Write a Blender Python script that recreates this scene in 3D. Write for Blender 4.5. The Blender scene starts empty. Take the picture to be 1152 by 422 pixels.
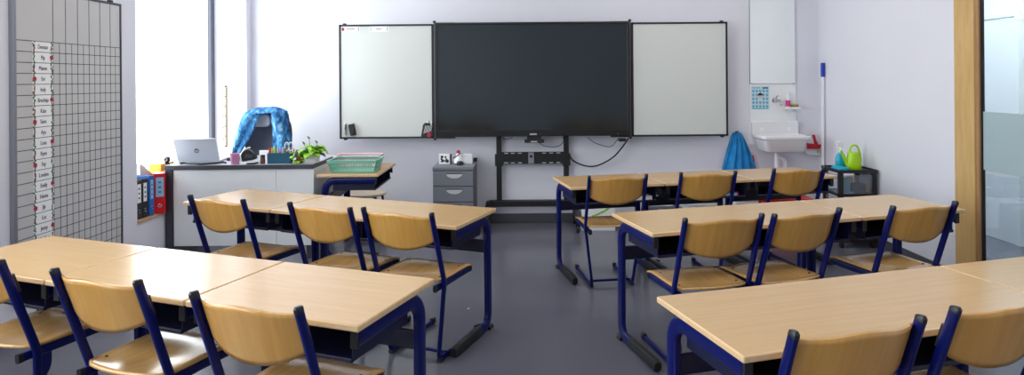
import bpy, bmesh, math, random
from mathutils import Vector, Matrix
random.seed(7)
C = bpy.context.scene.collection
PI = math.pi
R = math.radians

# ------------------------------------------------------------------ camera
FPX, CX, CY, ROLL = 713.9, 585.85, 89.75, 0.00781
EYE = 1.46
def at(px, py, Y):
    """world point at depth Y that the photograph shows at pixel px, py"""
    dx, dy = px - CX, py - CY
    c, s = math.cos(ROLL), math.sin(ROLL)
    return Vector(((dx*c - dy*s)*Y/FPX, Y, EYE - (dx*s + dy*c)*Y/FPX))
def onz(px, py, z):
    p = at(px, py, 1.0)
    k = (EYE - z)/(EYE - p.z)
    return Vector((p.x*k, k, z))

cam = bpy.data.cameras.new('camera')
cam_o = bpy.data.objects.new('camera', cam); C.objects.link(cam_o)
cam.sensor_width = 36.0
cam.lens = 36.0*FPX/1152
cam.shift_x = (576 - CX)/1152
cam.shift_y = -(211 - CY)/1152
cam_o.location = (0, 0, EYE)
cam_o.rotation_euler = (PI/2, ROLL, 0)
cam.clip_start = 0.05
bpy.context.scene.camera = cam_o

# ------------------------------------------------------------------ materials
def lin(c):
    return tuple((v/255/12.92 if v/255 <= 0.04045 else ((v/255+0.055)/1.055)**2.4) for v in c)
def pm(name, rgb, rough=0.5, metal=0.0, spec=0.5, noise=0.0, scale=8.0, bump=0.0, bscale=60.0, coat=0.0, trans=0.0, alpha=1.0):
    m = bpy.data.materials.new(name); m.use_nodes = True
    nt = m.node_tree; b = nt.nodes['Principled BSDF']
    col = lin(rgb) + (1,)
    b.inputs['Base Color'].default_value = col
    b.inputs['Roughness'].default_value = rough
    b.inputs['Metallic'].default_value = metal
    b.inputs['Specular IOR Level'].default_value = spec
    b.inputs['Coat Weight'].default_value = coat
    b.inputs['Transmission Weight'].default_value = trans
    b.inputs['Alpha'].default_value = alpha
    tc = nt.nodes.new('ShaderNodeTexCoord')
    if noise > 0:
        n = nt.nodes.new('ShaderNodeTexNoise'); n.inputs['Scale'].default_value = scale; n.inputs['Detail'].default_value = 4
        r = nt.nodes.new('ShaderNodeValToRGB')
        r.color_ramp.elements[0].color = tuple(v*(1-noise) for v in col[:3]) + (1,)
        r.color_ramp.elements[1].color = tuple(min(1, v*(1+noise)) for v in col[:3]) + (1,)
        r.color_ramp.elements[0].position = 0.3; r.color_ramp.elements[1].position = 0.7
        nt.links.new(tc.outputs['Object'], n.inputs['Vector'])
        nt.links.new(n.outputs['Fac'], r.inputs['Fac'])
        nt.links.new(r.outputs['Color'], b.inputs['Base Color'])
    if bump > 0:
        n2 = nt.nodes.new('ShaderNodeTexNoise'); n2.inputs['Scale'].default_value = bscale
        bp = nt.nodes.new('ShaderNodeBump'); bp.inputs['Strength'].default_value = bump; bp.inputs['Distance'].default_value = 0.004
        nt.links.new(tc.outputs['Object'], n2.inputs['Vector'])
        nt.links.new(n2.outputs['Fac'], bp.inputs['Height'])
        nt.links.new(bp.outputs['Normal'], b.inputs['Normal'])
    return m
def wood(name, a, b2, rough, stretch=(1.2, 14, 14), scale=3.0, coat=0.0, spec=0.5, per_object=0.0):
    m = bpy.data.materials.new(name); m.use_nodes = True
    nt = m.node_tree; b = nt.nodes['Principled BSDF']
    tc = nt.nodes.new('ShaderNodeTexCoord'); mp = nt.nodes.new('ShaderNodeMapping')
    mp.inputs['Scale'].default_value = stretch
    n = nt.nodes.new('ShaderNodeTexNoise'); n.inputs['Scale'].default_value = scale
    n.inputs['Detail'].default_value = 6; n.inputs['Roughness'].default_value = 0.6; n.inputs['Distortion'].default_value = 0.4
    r = nt.nodes.new('ShaderNodeValToRGB')
    r.color_ramp.elements[0].color = lin(a) + (1,); r.color_ramp.elements[0].position = 0.3
    r.color_ramp.elements[1].color = lin(b2) + (1,); r.color_ramp.elements[1].position = 0.72
    oi = nt.nodes.new('ShaderNodeObjectInfo'); ad = nt.nodes.new('ShaderNodeVectorMath'); ad.operation = 'ADD'
    nt.links.new(tc.outputs['Object'], ad.inputs[0]); nt.links.new(oi.outputs['Random'], ad.inputs[1])
    nt.links.new(ad.outputs[0], mp.inputs['Vector'])
    nt.links.new(mp.outputs['Vector'], n.inputs['Vector'])
    nt.links.new(n.outputs['Fac'], r.inputs['Fac'])
    nt.links.new(r.outputs['Color'], b.inputs['Base Color'])
    b.inputs['Roughness'].default_value = rough
    b.inputs['Specular IOR Level'].default_value = spec
    b.inputs['Coat Weight'].default_value = coat
    b.inputs['Coat Roughness'].default_value = 0.15
    return m
def emit(name, rgb, s):
    m = bpy.data.materials.new(name); m.use_nodes = True
    b = m.node_tree.nodes['Principled BSDF']
    b.inputs['Emission Color'].default_value = lin(rgb) + (1,); b.inputs['Emission Strength'].default_value = s
    return m
def glassy(name, tint, clear, rough=0.0, frost=False):
    """a thin pane: mostly see-through with a mirror share"""
    m = bpy.data.materials.new(name); m.use_nodes = True
    nt = m.node_tree; nt.nodes.remove(nt.nodes['Principled BSDF']); out = nt.nodes['Material Output']
    t = nt.nodes.new('ShaderNodeBsdfTransparent'); t.inputs['Color'].default_value = lin(tint) + (1,)
    if frost:
        g = nt.nodes.new('ShaderNodeBsdfTranslucent'); g.inputs['Color'].default_value = lin(tint) + (1,)
        d = nt.nodes.new('ShaderNodeBsdfDiffuse'); d.inputs['Color'].default_value = lin(tint) + (1,)
        a = nt.nodes.new('ShaderNodeMixShader'); a.inputs[0].default_value = 0.5
        nt.links.new(g.outputs[0], a.inputs[1]); nt.links.new(d.outputs[0], a.inputs[2])
        src = a
    else:
        src = nt.nodes.new('ShaderNodeBsdfGlossy'); src.inputs['Roughness'].default_value = rough
    x = nt.nodes.new('ShaderNodeMixShader'); x.inputs[0].default_value = 1 - clear
    nt.links.new(t.outputs[0], x.inputs[1]); nt.links.new(src.outputs[0], x.inputs[2])
    nt.links.new(x.outputs[0], out.inputs['Surface'])
    return m

M = {}
M['wall'] = pm('painted wall', (225, 225, 234), 0.75, noise=0.012, scale=2.0, bump=0.02, bscale=200)
M['ceiling'] = pm('ceiling paint', (236, 236, 238), 0.9)
M['floor'] = pm('grey linoleum', (99, 99, 110), 0.2, noise=0.05, scale=1.1, spec=0.5, bump=0.012, bscale=14)
M['base'] = pm('dark vinyl skirting', (78, 79, 86), 0.5)
M['top'] = wood('birch laminate', (194, 158, 110), (203, 168, 121), 0.22, (1.0, 16, 16), 2.6, spec=0.5)
M['edge'] = wood('birch edge highlight', (212, 176, 130), (226, 194, 150), 0.35, (2, 20, 20), 4)  # paler than the top: the edge highlight is put into the colour
M['ply'] = wood('beech plywood', (187, 135, 62), (201, 153, 80), 0.26, (16, 3, 1.0), 2.4, coat=0.35)
M['seat'] = wood('beech seat plywood', (190, 142, 82), (206, 164, 106), 0.22, (16, 1.0, 3), 2.4, coat=0.35)
M['navy'] = pm('navy powder coat', (5, 16, 84), 0.3, spec=0.3, noise=0.03, scale=20)
M['navy_dark'] = pm('navy tray metal', (12, 16, 52), 0.42)
M['black'] = pm('black plastic', (24, 24, 28), 0.42)
M['black_soft'] = pm('matt black steel', (20, 20, 23), 0.5)
M['rivet'] = pm('dark rivet', (40, 36, 34), 0.4, metal=0.7)
M['board'] = pm('white enamel board', (207, 211, 207), 0.22, noise=0.01, scale=2)
M['grid_board'] = pm('grey white planning board', (200, 198, 197), 0.25, noise=0.01, scale=2)
M['gridline'] = pm('dark grid line', (52, 52, 58), 0.6)
M['alu'] = pm('anodised aluminium', (150, 152, 160), 0.38, metal=0.6)
M['dark_alu'] = pm('dark aluminium', (74, 75, 84), 0.42, metal=0.5)
M['hinge'] = pm('hinge tube steel', (105, 105, 112), 0.35, metal=0.7)
M['chrome'] = pm('chrome', (200, 200, 205), 0.12, metal=1.0)
M['screen'] = pm('dark glass screen', (23, 34, 38), 0.12, spec=0.55, noise=0.05, scale=1.5)
M['bezel'] = pm('screen bezel', (17, 17, 20), 0.3)
M['logo'] = pm('pale grey print', (170, 170, 172), 0.5)
M['white'] = pm('white plastic', (236, 236, 238), 0.35)
M['paper'] = pm('white paper', (240, 240, 240), 0.8)
M['poster'] = pm('pale blue poster paper', (196, 224, 234), 0.7)
M['ink'] = pm('black ink', (45, 45, 50), 0.8)
M['red'] = pm('red plastic', (196, 26, 34), 0.4)
M['redink'] = pm('dark red print', (178, 32, 62), 0.7)
M['greenink'] = pm('green print', (70, 110, 80), 0.7)
M['ceramic'] = pm('white ceramic', (232, 231, 233), 0.14, coat=0.3)
M['mirror'] = pm('mirror', (240, 244, 240), 0.03, metal=1.0)
M['panel_grey'] = pm('light grey melamine', (238, 240, 240), 0.42, noise=0.02, scale=3)
M['slab'] = pm('charcoal melamine', (62, 64, 72), 0.38, noise=0.06, scale=12)
M['desk_top'] = pm('pale grey desk surface', (168, 170, 178), 0.3)
M['cab'] = pm('grey painted steel', (118, 121, 129), 0.42, noise=0.02, scale=10)
M['cab_dark'] = pm('darker grey painted steel', (86, 88, 95), 0.45)
M['cab_handle'] = pm('pale moulded grip', (196, 197, 200), 0.35)
M['doorwood'] = wood('maple veneer', (196, 158, 98), (214, 178, 120), 0.4, (8, 8, 1.2), 3.0)
M['doorbead'] = wood('glazing bead wood', (150, 112, 72), (176, 136, 92), 0.45, (8, 8, 1.2), 3.0)
M['towel'] = pm('blue towel', (32, 132, 196), 0.9, noise=0.25, scale=9, bump=0.5, bscale=180)
M['cyan'] = pm('cyan plastic', (24, 168, 200), 0.35)
M['lime'] = pm('lime plastic', (166, 214, 10), 0.3)
M['silver'] = pm('silver laptop lid', (206, 212, 220), 0.36, metal=0.25)
M['pink'] = pm('pink plastic', (206, 140, 178), 0.4)
M['teal'] = pm('teal box', (10, 84, 112), 0.45)
M['green_basket'] = pm('mint plastic', (126, 186, 166), 0.4)
M['pink_basket'] = pm('pale pink plastic', (232, 196, 202), 0.4)
M['leaf'] = pm('bright leaf', (140, 196, 48), 0.4, noise=0.3, scale=30)
M['leaf_dark'] = pm('dark leaf', (74, 112, 44), 0.45, noise=0.3, scale=30)
M['terracotta'] = pm('brown pot', (142, 84, 50), 0.7)
M['soil'] = pm('potting soil', (50, 36, 28), 0.95, noise=0.4, scale=60)
M['chair_fab'] = pm('slate chair fabric', (62, 66, 82), 0.85, bump=0.2, bscale=300)
M['headrest'] = pm('pale grey headrest', (150, 152, 164), 0.7)
M['binder_black'] = pm('black binder card', (26, 27, 32), 0.45)
M['binder_blue'] = pm('blue binder card', (28, 92, 170), 0.45)
M['binder_red'] = pm('red binder card', (206, 18, 28), 0.4)
M['teal_light'] = pm('turquoise card', (52, 160, 176), 0.5)
M['file_grey'] = pm('beige grey card', (196, 196, 188), 0.7)
M['orange'] = pm('orange card', (238, 160, 44), 0.6)
M['sillwood'] = wood('sill board wood', (184, 140, 96), (206, 164, 118), 0.45, (8, 1.2, 8), 3)
M['rulerwood'] = wood('ruler wood', (222, 196, 150), (236, 214, 172), 0.5, (20, 20, 2), 3)
M['stoolwood'] = wood('stool seat wood', (186, 164, 138), (206, 186, 160), 0.32, (2, 14, 14), 3)
M['brown_glass'] = pm('brown jar glass', (96, 52, 30), 0.15)
M['label_blue'] = pm('pale blue label', (150, 190, 214), 0.6)
M['crate_grey'] = pm('grey crate plastic', (112, 116, 126), 0.5)
M['magenta'] = pm('magenta plastic', (216, 60, 140), 0.4)
M['sponge'] = pm('olive sponge', (170, 160, 40), 0.9, bump=0.5, bscale=250)
M['sponge_green'] = pm('dark scouring pad', (60, 70, 40), 0.95)
M['blue_grip'] = pm('blue grip', (22, 60, 170), 0.45)
M['skin'] = pm('printed skin tone', (228, 190, 164), 0.8)
M['window_glass'] = glassy('window pane', (250, 252, 252), 0.93)
M['door_glass'] = glassy('door pane', (226, 236, 236), 0.86, 0.02)
M['frost'] = glassy('frosted film', (206, 218, 220), 0.2, frost=True)
M['clear_plastic'] = glassy('clear drawer plastic', (232, 236, 240), 0.78, frost=True)
def jacket_mat():
    m = bpy.data.materials.new('blue washed denim'); m.use_nodes = True
    nt = m.node_tree; b = nt.nodes['Principled BSDF']; b.inputs['Roughness'].default_value = 0.9
    tc = nt.nodes.new('ShaderNodeTexCoord')
    mp = nt.nodes.new('ShaderNodeMapping'); mp.inputs['Scale'].default_value = (2.2, 1, 1)
    n = nt.nodes.new('ShaderNodeTexNoise'); n.inputs['Scale'].default_value = 11; n.inputs['Detail'].default_value = 5; n.inputs['Distortion'].default_value = 1.2
    r = nt.nodes.new('ShaderNodeValToRGB'); cr = r.color_ramp
    cr.elements[0].position = 0.3; cr.elements[0].color = lin((14, 42, 88)) + (1,)
    cr.elements[1].position = 0.72; cr.elements[1].color = lin((190, 216, 232)) + (1,)
    e = cr.elements.new(0.48); e.color = lin((40, 108, 164)) + (1,)
    e = cr.elements.new(0.6); e.color = lin((84, 152, 198)) + (1,)
    nt.links.new(tc.outputs['Object'], mp.inputs['Vector']); nt.links.new(mp.outputs['Vector'], n.inputs['Vector'])
    nt.links.new(n.outputs['Fac'], r.inputs['Fac']); nt.links.new(r.outputs['Color'], b.inputs['Base Color'])
    return m
M['jacket'] = jacket_mat()

# ------------------------------------------------------------------ mesh helpers
def link(name, bm, mat, parent=None, smooth=35, bevel=0.0, seg=2, loc=None, rot=None, solid=0.0, sub=0):
    me = bpy.data.meshes.new(name)
    bmesh.ops.recalc_face_normals(bm, faces=bm.faces[:]) if not solid else None
    bm.to_mesh(me); bm.free()
    for m in (mat if isinstance(mat, (list, tuple)) else [mat]):
        me.materials.append(m)
    if smooth:
        for p in me.polygons: p.use_smooth = True
        me.set_sharp_from_angle(angle=R(smooth))
    o = bpy.data.objects.new(name, me); C.objects.link(o)
    if parent is not None: o.parent = parent
    if loc is not None: o.location = loc
    if rot is not None: o.rotation_euler = rot
    if solid:
        s = o.modifiers.new('thick', 'SOLIDIFY'); s.thickness = solid; s.offset = 0
    if sub:
        s = o.modifiers.new('sub', 'SUBSURF'); s.levels = sub; s.render_levels = sub
    if bevel:
        b = o.modifiers.new('bevel', 'BEVEL'); b.width = bevel; b.segments = seg; b.limit_method = 'ANGLE'; b.angle_limit = R(40)
    return o
def box(bm, c, s, rot=None, mi=0):
    """box with centre c and size s"""
    c = Vector(c); hx, hy, hz = s[0]/2, s[1]/2, s[2]/2
    mt = rot if rot is not None else Matrix.Identity(3)
    vs = [bm.verts.new(c + mt @ Vector((x, y, z))) for x, y, z in
          [(-hx,-hy,-hz),(hx,-hy,-hz),(hx,hy,-hz),(-hx,hy,-hz),(-hx,-hy,hz),(hx,-hy,hz),(hx,hy,hz),(-hx,hy,hz)]]
    for f in [(0,3,2,1),(4,5,6,7),(0,1,5,4),(1,2,6,5),(2,3,7,6),(3,0,4,7)]:
        fc = bm.faces.new([vs[i] for i in f]); fc.material_index = mi
    return bm
def bx(x0, x1, y0, y1, z0, z1, bm=None):
    bm = bm or bmesh.new()
    return box(bm, ((x0+x1)/2, (y0+y1)/2, (z0+z1)/2), (x1-x0, y1-y0, z1-z0))
def sweep(bm, pts, sec, up=(1, 0, 0), cap=True, n=12, closed=False):
    """tube along pts; sec = (a along the 'up' axis, b across) half sizes or list per point"""
    pts = [Vector(p) for p in pts]; N = len(pts); up0 = Vector(up).normalized()
    rings = []
    for i, p in enumerate(pts):
        if closed: t = pts[(i+1) % N] - pts[i-1]
        else: t = (pts[min(i+1, N-1)] - pts[max(i-1, 0)])
        t.normalize()
        a = up0 - t*up0.dot(t)
        if a.length < 1e-4: a = Vector((0, 0, 1)) - t*t.z
        if a.length < 1e-4: a = Vector((0, 1, 0))
        a.normalize(); b = t.cross(a)
        sa, sb = sec[i] if isinstance(sec, list) else sec
        ring = []
        for k in range(n):
            th = 2*PI*k/n
            ca, cb = math.cos(th), math.sin(th)
            e = 0.6
            ring.append(bm.verts.new(p + a*sa*math.copysign(abs(ca)**e, ca) + b*sb*math.copysign(abs(cb)**e, cb)))
        rings.append(ring)
    M2 = N if closed else N-1
    for i in range(M2):
        A, B = rings[i], rings[(i+1) % N]
        for k in range(n):
            bm.faces.new([A[k], A[(k+1) % n], B[(k+1) % n], B[k]])
    if cap and not closed:
        bm.faces.new(rings[0][::-1]); bm.faces.new(rings[-1])
    return bm
def arc(c, r, a0, a1, n, u, v):
    c, u, v = Vector(c), Vector(u), Vector(v)
    return [c + u*r*math.cos(a0+(a1-a0)*i/n) + v*r*math.sin(a0+(a1-a0)*i/n) for i in range(n+1)]
def spline(pts, n=8):
    P = [Vector(p) for p in pts]; out = []
    for i in range(len(P)-1):
        p0, p1, p2, p3 = P[max(i-1, 0)], P[i], P[i+1], P[min(i+2, len(P)-1)]
        for k in range(n):
            t = k/n
            out.append(0.5*((2*p1) + (p2-p0)*t + (2*p0-5*p1+4*p2-p3)*t*t + (3*p1-p0-3*p2+p3)*t**3))
    out.append(P[-1]); return out
def lathe(bm, prof, c=(0, 0, 0), n=24):
    """prof = list of (radius, z)"""
    c = Vector(c); rings = []
    for r, z in prof:
        if r < 1e-5: rings.append([bm.verts.new(c + Vector((0, 0, z)))])
        else: rings.append([bm.verts.new(c + Vector((r*math.cos(2*PI*k/n), r*math.sin(2*PI*k/n), z))) for k in range(n)])
    for A, B in zip(rings, rings[1:]):
        for k in range(n):
            k2 = (k+1) % n
            if len(A) == 1 and len(B) == 1: continue
            if len(A) == 1: bm.faces.new([A[0], B[k2], B[k]])
            elif len(B) == 1: bm.faces.new([A[k], A[k2], B[0]])
            else: bm.faces.new([A[k], A[k2], B[k2], B[k]])
    return bm
def prism(bm, poly, y0, y1, plane='xz'):
    """extrude a 2D outline; plane xz goes along y, xy along z, yz along x"""
    def P(a, b, h):
        return Vector((a, h, b)) if plane == 'xz' else (Vector((a, b, h)) if plane == 'xy' else Vector((h, a, b)))
    A = [bm.verts.new(P(a, b, y0)) for a, b in poly]; B = [bm.verts.new(P(a, b, y1)) for a, b in poly]
    bm.faces.new(A); bm.faces.new(B[::-1]); n = len(poly)
    for i in range(n): bm.faces.new([A[i], A[(i+1) % n], B[(i+1) % n], B[i]])
    return bm
def disc(bm, c, r, axis='y', th=0.003, n=20):
    c = Vector(c); poly = [(r*math.cos(2*PI*k/n), r*math.sin(2*PI*k/n)) for k in range(n)]
    if axis == 'y': prism(bm, [(c.x+a, c.z+b) for a, b in poly], c.y-th/2, c.y+th/2, 'xz')
    elif axis == 'z': prism(bm, [(c.x+a, c.y+b) for a, b in poly], c.z-th/2, c.z+th/2, 'xy')
    else: prism(bm, [(c.y+a, c.z+b) for a, b in poly], c.x-th/2, c.x+th/2, 'yz')
    return bm
def rrect(x0, x1, z0, z1, r, n=5):
    out = []
    for cx, cz, a in ((x1-r, z1-r, 0), (x0+r, z1-r, PI/2), (x0+r, z0+r, PI), (x1-r, z0+r, 1.5*PI)):
        out += [(cx+r*math.cos(a+PI/2*i/n), cz+r*math.sin(a+PI/2*i/n)) for i in range(n+1)]
    return out
def thing(name, label, cat, loc=(0, 0, 0), rotz=0.0, group=None):
    o = bpy.data.objects.new(name, None); C.objects.link(o); o.empty_display_size = 0.1
    o.location = loc; o.rotation_euler = (0, 0, rotz)
    o['label'] = label; o['category'] = cat
    if group: o['group'] = group
    return o
def tag(o, label, cat, group=None):
    o['label'] = label; o['category'] = cat
    if group: o['group'] = group
    return o
def struct(o):
    o['kind'] = 'structure'; return o
def dup(root, loc, rotz, label, group=None):
    r = root.copy(); C.objects.link(r); r.location = loc; r.rotation_euler = (0, 0, rotz); r['label'] = label
    if group: r['group'] = group
    for ch in list(root.children):
        c = ch.copy(); C.objects.link(c); c.parent = r
        for g in ch.children:
            d = g.copy(); C.objects.link(d); d.parent = c
    return r
def lettering(text, size, mat, parent, mtx, name='lettering', extrude=0.0006, squash=1.0):
    cu = bpy.data.curves.new('tmp', 'FONT'); cu.body = text; cu.size = size; cu.extrude = extrude
    cu.align_x = 'CENTER'; cu.align_y = 'CENTER'
    t = bpy.data.objects.new('tmp', cu); C.objects.link(t)
    dg = bpy.context.evaluated_depsgraph_get()
    me = bpy.data.meshes.new_from_object(t.evaluated_get(dg))
    bpy.data.objects.remove(t); bpy.data.curves.remove(cu)
    for v in me.vertices: v.co.x *= squash
    me.transform(mtx); me.materials.clear(); me.materials.append(mat); me.name = name
    o = bpy.data.objects.new(name, me); C.objects.link(o); o.parent = parent
    return o

# ------------------------------------------------------------------ room shell
XL, XR, YB, YF, ZC = -2.93, 3.05, 6.50, -2.2, 3.0
XW = -3.15                    # window plane
Y_N = 4.835                   # near jamb of the window recess
struct(link('floor', bx(-3.6, 5.6, YF-0.1, YB+0.1, -0.06, 0), M['floor'], smooth=0))
struct(link('ceiling', bx(-3.6, 5.6, YF-0.1, YB+0.1, ZC, ZC+0.1), M['ceiling'], smooth=0))
struct(link('wall_back', bx(-3.4, 5.6, YB, YB+0.1, 0, ZC), M['wall'], smooth=0))
struct(link('wall_front', bx(-3.4, 5.6, YF-0.1, YF, 0, ZC), M['wall'], smooth=0))
# left wall with two window openings (the nearer one is unseen, added for daylight)
W2 = (-1.2, 2.9, 0.85, 2.75)
wl = bmesh.new()
for a in ((YF, W2[0], 0, ZC), (W2[0], W2[1], 0, W2[2]), (W2[0], W2[1], W2[3], ZC), (W2[1], Y_N, 0, ZC), (Y_N, YB, 0, 0.385), (Y_N, YB, 2.80, ZC)):
    bx(-3.23, XL, a[0], a[1], a[2], a[3], wl)
struct(link('wall_left', wl, M['wall'], smooth=0))
# boxed pillar in the far corner
struct(link('wall_pillar', bx(-3.0, -2.76, 6.385, YB, 0.385, 2.80), M['wall'], smooth=0))
# sill board
struct(link('trim_1', bx(-3.2, XL+0.012, Y_N, 6.385, 0.385, 0.407), M['sillwood'], smooth=0, bevel=0.003))
def window(name, y0, y1, z0, z1, mull):
    w = bmesh.new(); t = 0.07
    for yy in [y0, *mull, y1-t]:
        bx(XW-0.02, XW+0.02, yy, yy+t, z0, z1, w)
    bx(XW-0.02, XW+0.02, y0, y1, z0, z0+t, w); bx(XW-0.02, XW+0.02, y0, y1, z1-t, z1, w)
    o = struct(link(name, w, M['dark_alu'], smooth=0, bevel=0.004))
    struct(link('window_pane', bx(XW-0.008, XW, y0+0.03, y1-0.03, z0+0.03, z1-0.03), M['window_glass'], o, smooth=0))
    return o
window('window_1', Y_N+0.001, 6.495, 0.407, 2.80, [])
window('window_added', W2[0], W2[1], W2[2], W2[3], [0.2, 1.5])
# right wall with a glazed doorway; corridor behind it
D0, D1 = 4.45, 2.05           # far edge and near edge of the timber frame
wr = bmesh.new()
bx(XR, XR+0.12, D0, YB, 0, ZC, wr); bx(XR, XR+0.12, YF, D1, 0, ZC, wr); bx(XR, XR+0.12, D1, D0, 2.75, ZC, wr)
struct(link('wall_right', wr, M['wall'], smooth=0))
struct(link('wall_corridor', bx(4.3, 4.4, YF, YB, 0, ZC), M['wall'], smooth=0))
d2 = struct(link('door_2', bx(4.26, 4.3, 5.47, 6.32, 0.0, 1.97), M['white'], smooth=0, bevel=0.004))
struct(link('door_frame', bx(4.255, 4.3, 5.42, 5.465, 0.0, 2.02, bx(4.255, 4.3, 6.325, 6.37, 0, 2.02, bx(4.255, 4.3, 5.465, 6.325, 1.975, 2.02))), M['panel_grey'], d2, smooth=0))
fr = bmesh.new()
fx0, fx1 = XR-0.012, XR+0.045
G0, G1 = 4.255, 2.25
bx(fx0, fx1, G0, D0, 0, 2.75, fr); bx(fx0, fx1, D1, G1, 0, 2.75, fr)
bx(fx0, fx1, G1, G0, 2.6, 2.75, fr); bx(fx0, fx1, G1, G0, 0, 0.17, fr)
d1 = struct(link('door_1', fr, M['doorwood'], smooth=0, bevel=0.003))
bd = bmesh.new()
gx = XR+0.016
bx(fx0+0.006, gx+0.02, G0-0.035, G0, 0.17, 2.6, bd); bx(fx0+0.006, gx+0.02, G1, G1+0.035, 0.17, 2.6, bd)
bx(fx0+0.006, gx+0.02, G1+0.035, G0-0.035, 0.17, 0.205, bd); bx(fx0+0.006, gx+0.02, G1+0.035, G0-0.035, 2.565, 2.6, bd)
struct(link('door_frame', bd, M['doorbead'], d1, smooth=0, bevel=0.004))
gs = bmesh.new()
bx(gx-0.008, gx+0.014, G0-0.042, G0-0.035, 0.205, 2.565, gs); bx(gx-0.008, gx+0.014, G1+0.035, G0-0.047, 0.205, 0.213, gs)
struct(link('door_seal', gs, M['black_soft'], d1, smooth=0))
struct(link('door_pane', bx(gx, gx+0.006, G1+0.035, G0-0.035, 0.205, 2.565), M['door_glass'], d1, smooth=0))
struct(link('door_film', bx(gx-0.0015, gx-0.0005, G1+0.035, G0-0.047, 0.84, 1.225), M['frost'], d1, smooth=0))
# skirting
struct(link('baseboard_back', bx(-2.75, XR-0.012, YB-0.012, YB, 0, 0.092), M['base'], smooth=0, bevel=0.003))
struct(link('baseboard_right', bx(XR-0.012, XR, D0, YB, 0, 0.092), M['base'], smooth=0, bevel=0.003))
struct(link('baseboard_left', bx(XL, XL+0.012, YF, 6.38, 0, 0.092), M['base'], smooth=0, bevel=0.003))

# ------------------------------------------------------------------ planning board on the left wall
gb = thing('planning_board', 'tall grey planning board ruled with a black grid on the left wall', 'board', (XL, 0, 0))
BY0, BY1, BZ0, BZ1 = 3.63, 4.63, 0.19, 2.035
link('panel', bx(0.004, 0.016, BY0+0.02, BY1-0.015, BZ0+0.015, BZ1-0.015), M['grid_board'], gb, smooth=0)
fb = bmesh.new()
bx(0, 0.026, BY0, BY0+0.028, BZ0, BZ1, fb)
link('frame', fb, M['alu'], gb, smooth=0, bevel=0.003)
fb = bmesh.new()
bx(0, 0.022, BY1-0.016, BY1, BZ0, BZ1, fb); bx(0, 0.022, BY0+0.028, BY1-0.016, BZ1-0.016, BZ1, fb); bx(0, 0.022, BY0+0.028, BY1-0.016, BZ0, BZ0+0.016, fb)
link('frame', fb, M['dark_alu'], gb, smooth=0, bevel=0.003)
link('clip', bx(0.0, 0.026, 4.50, 4.53, BZ1, BZ1+0.014), M['black'], gb, smooth=0, bevel=0.002)
lines = bmesh.new()
ZH, PIT, NR = 1.7145, 0.0648, 23
for k in range(NR+1):
    z = ZH-k*PIT
    bx(0.016, 0.0168, BY0+0.03, BY1-0.016, z-0.0022, z+0.0022, lines)
YC = 3.955
for k in range(6):
    y = YC+0.1105*k
    bx(0.016, 0.0168, y-0.0022, y+0.0022, ZH-NR*PIT, BZ1-0.016, lines)
    y = y+0.055
    bx(0.016, 0.0168, y-0.0018, y+0.0018, ZH-NR*PIT, ZH, lines)
link('grid_lines', lines, M['gridline'], gb, smooth=0)
names = ['Demian', 'Pip', 'Maeve', 'Evi', 'Indy', 'Brechtje', 'Kian', 'Siem', 'Aya', 'Luna', 'Ryan', 'Fay', 'Londen', 'Emily', 'Hanna', 'Jip', 'Luc', 'Jenny', 'Mila Rosa']
ordn = ['topmost', 'second', 'third', 'fourth', 'fifth', 'sixth', 'seventh', 'eighth', 'ninth', 'tenth', 'eleventh', 'twelfth', 'thirteenth', 'fourteenth', 'fifteenth', 'sixteenth', 'seventeenth', 'eighteenth', 'lowest']
mt_left = Matrix.Rotation(PI/2, 4, 'Z') @ Matrix.Rotation(PI/2, 4, 'X')
for k, nm in enumerate(names):
    zc = ZH-(k+0.5)*PIT
    kind = k % 4
    deco = [' with leafy corners', ' with red right bloom', ' with tiny berries', ' with red left bloom'][kind]
    lab = ('topmost' if k == 0 else 'lowest' if k == 18 else ordn[k]+' from top') + ' name card on the planning board' + deco
    t = thing('name_card', lab, 'name card', (XL+0.0168, 3.868, zc), 0, 'name cards in a column on the grid board')
    link('card', bx(0, 0.0016, -0.083, 0.083, -0.0305, 0.0305), M['paper'], t, smooth=0)
    lettering(nm, 0.036, M['ink'], t, Matrix.Translation((0.002, 0, -0.001)) @ mt_left, squash=0.72)
    rd = bmesh.new(); gd = bmesh.new()
    for j in range(7):
        for s in (-1, 1):
            yy = s*random.uniform(0.066, 0.08); zz = -0.027+0.009*j
            disc(gd, (0.0022, yy, zz), random.uniform(0.004, 0.0075), 'x', 0.001, 7)
    if kind == 1: disc(rd, (0.0026, 0.07, 0.002), 0.014, 'x', 0.001, 14)
    elif kind == 3: disc(rd, (0.0026, -0.068, 0.0), 0.015, 'x', 0.001, 14)
    else:
        for j in range(3): disc(rd, (0.0026, (-0.073, 0.074, -0.07)[j], (-0.018, -0.008, 0.008)[j]), 0.006, 'x', 0.001, 9)
    link('leaf_print', gd, M['greenink'], t, smooth=0); link('flower_print', rd, M['redink'], t, smooth=0)

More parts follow.
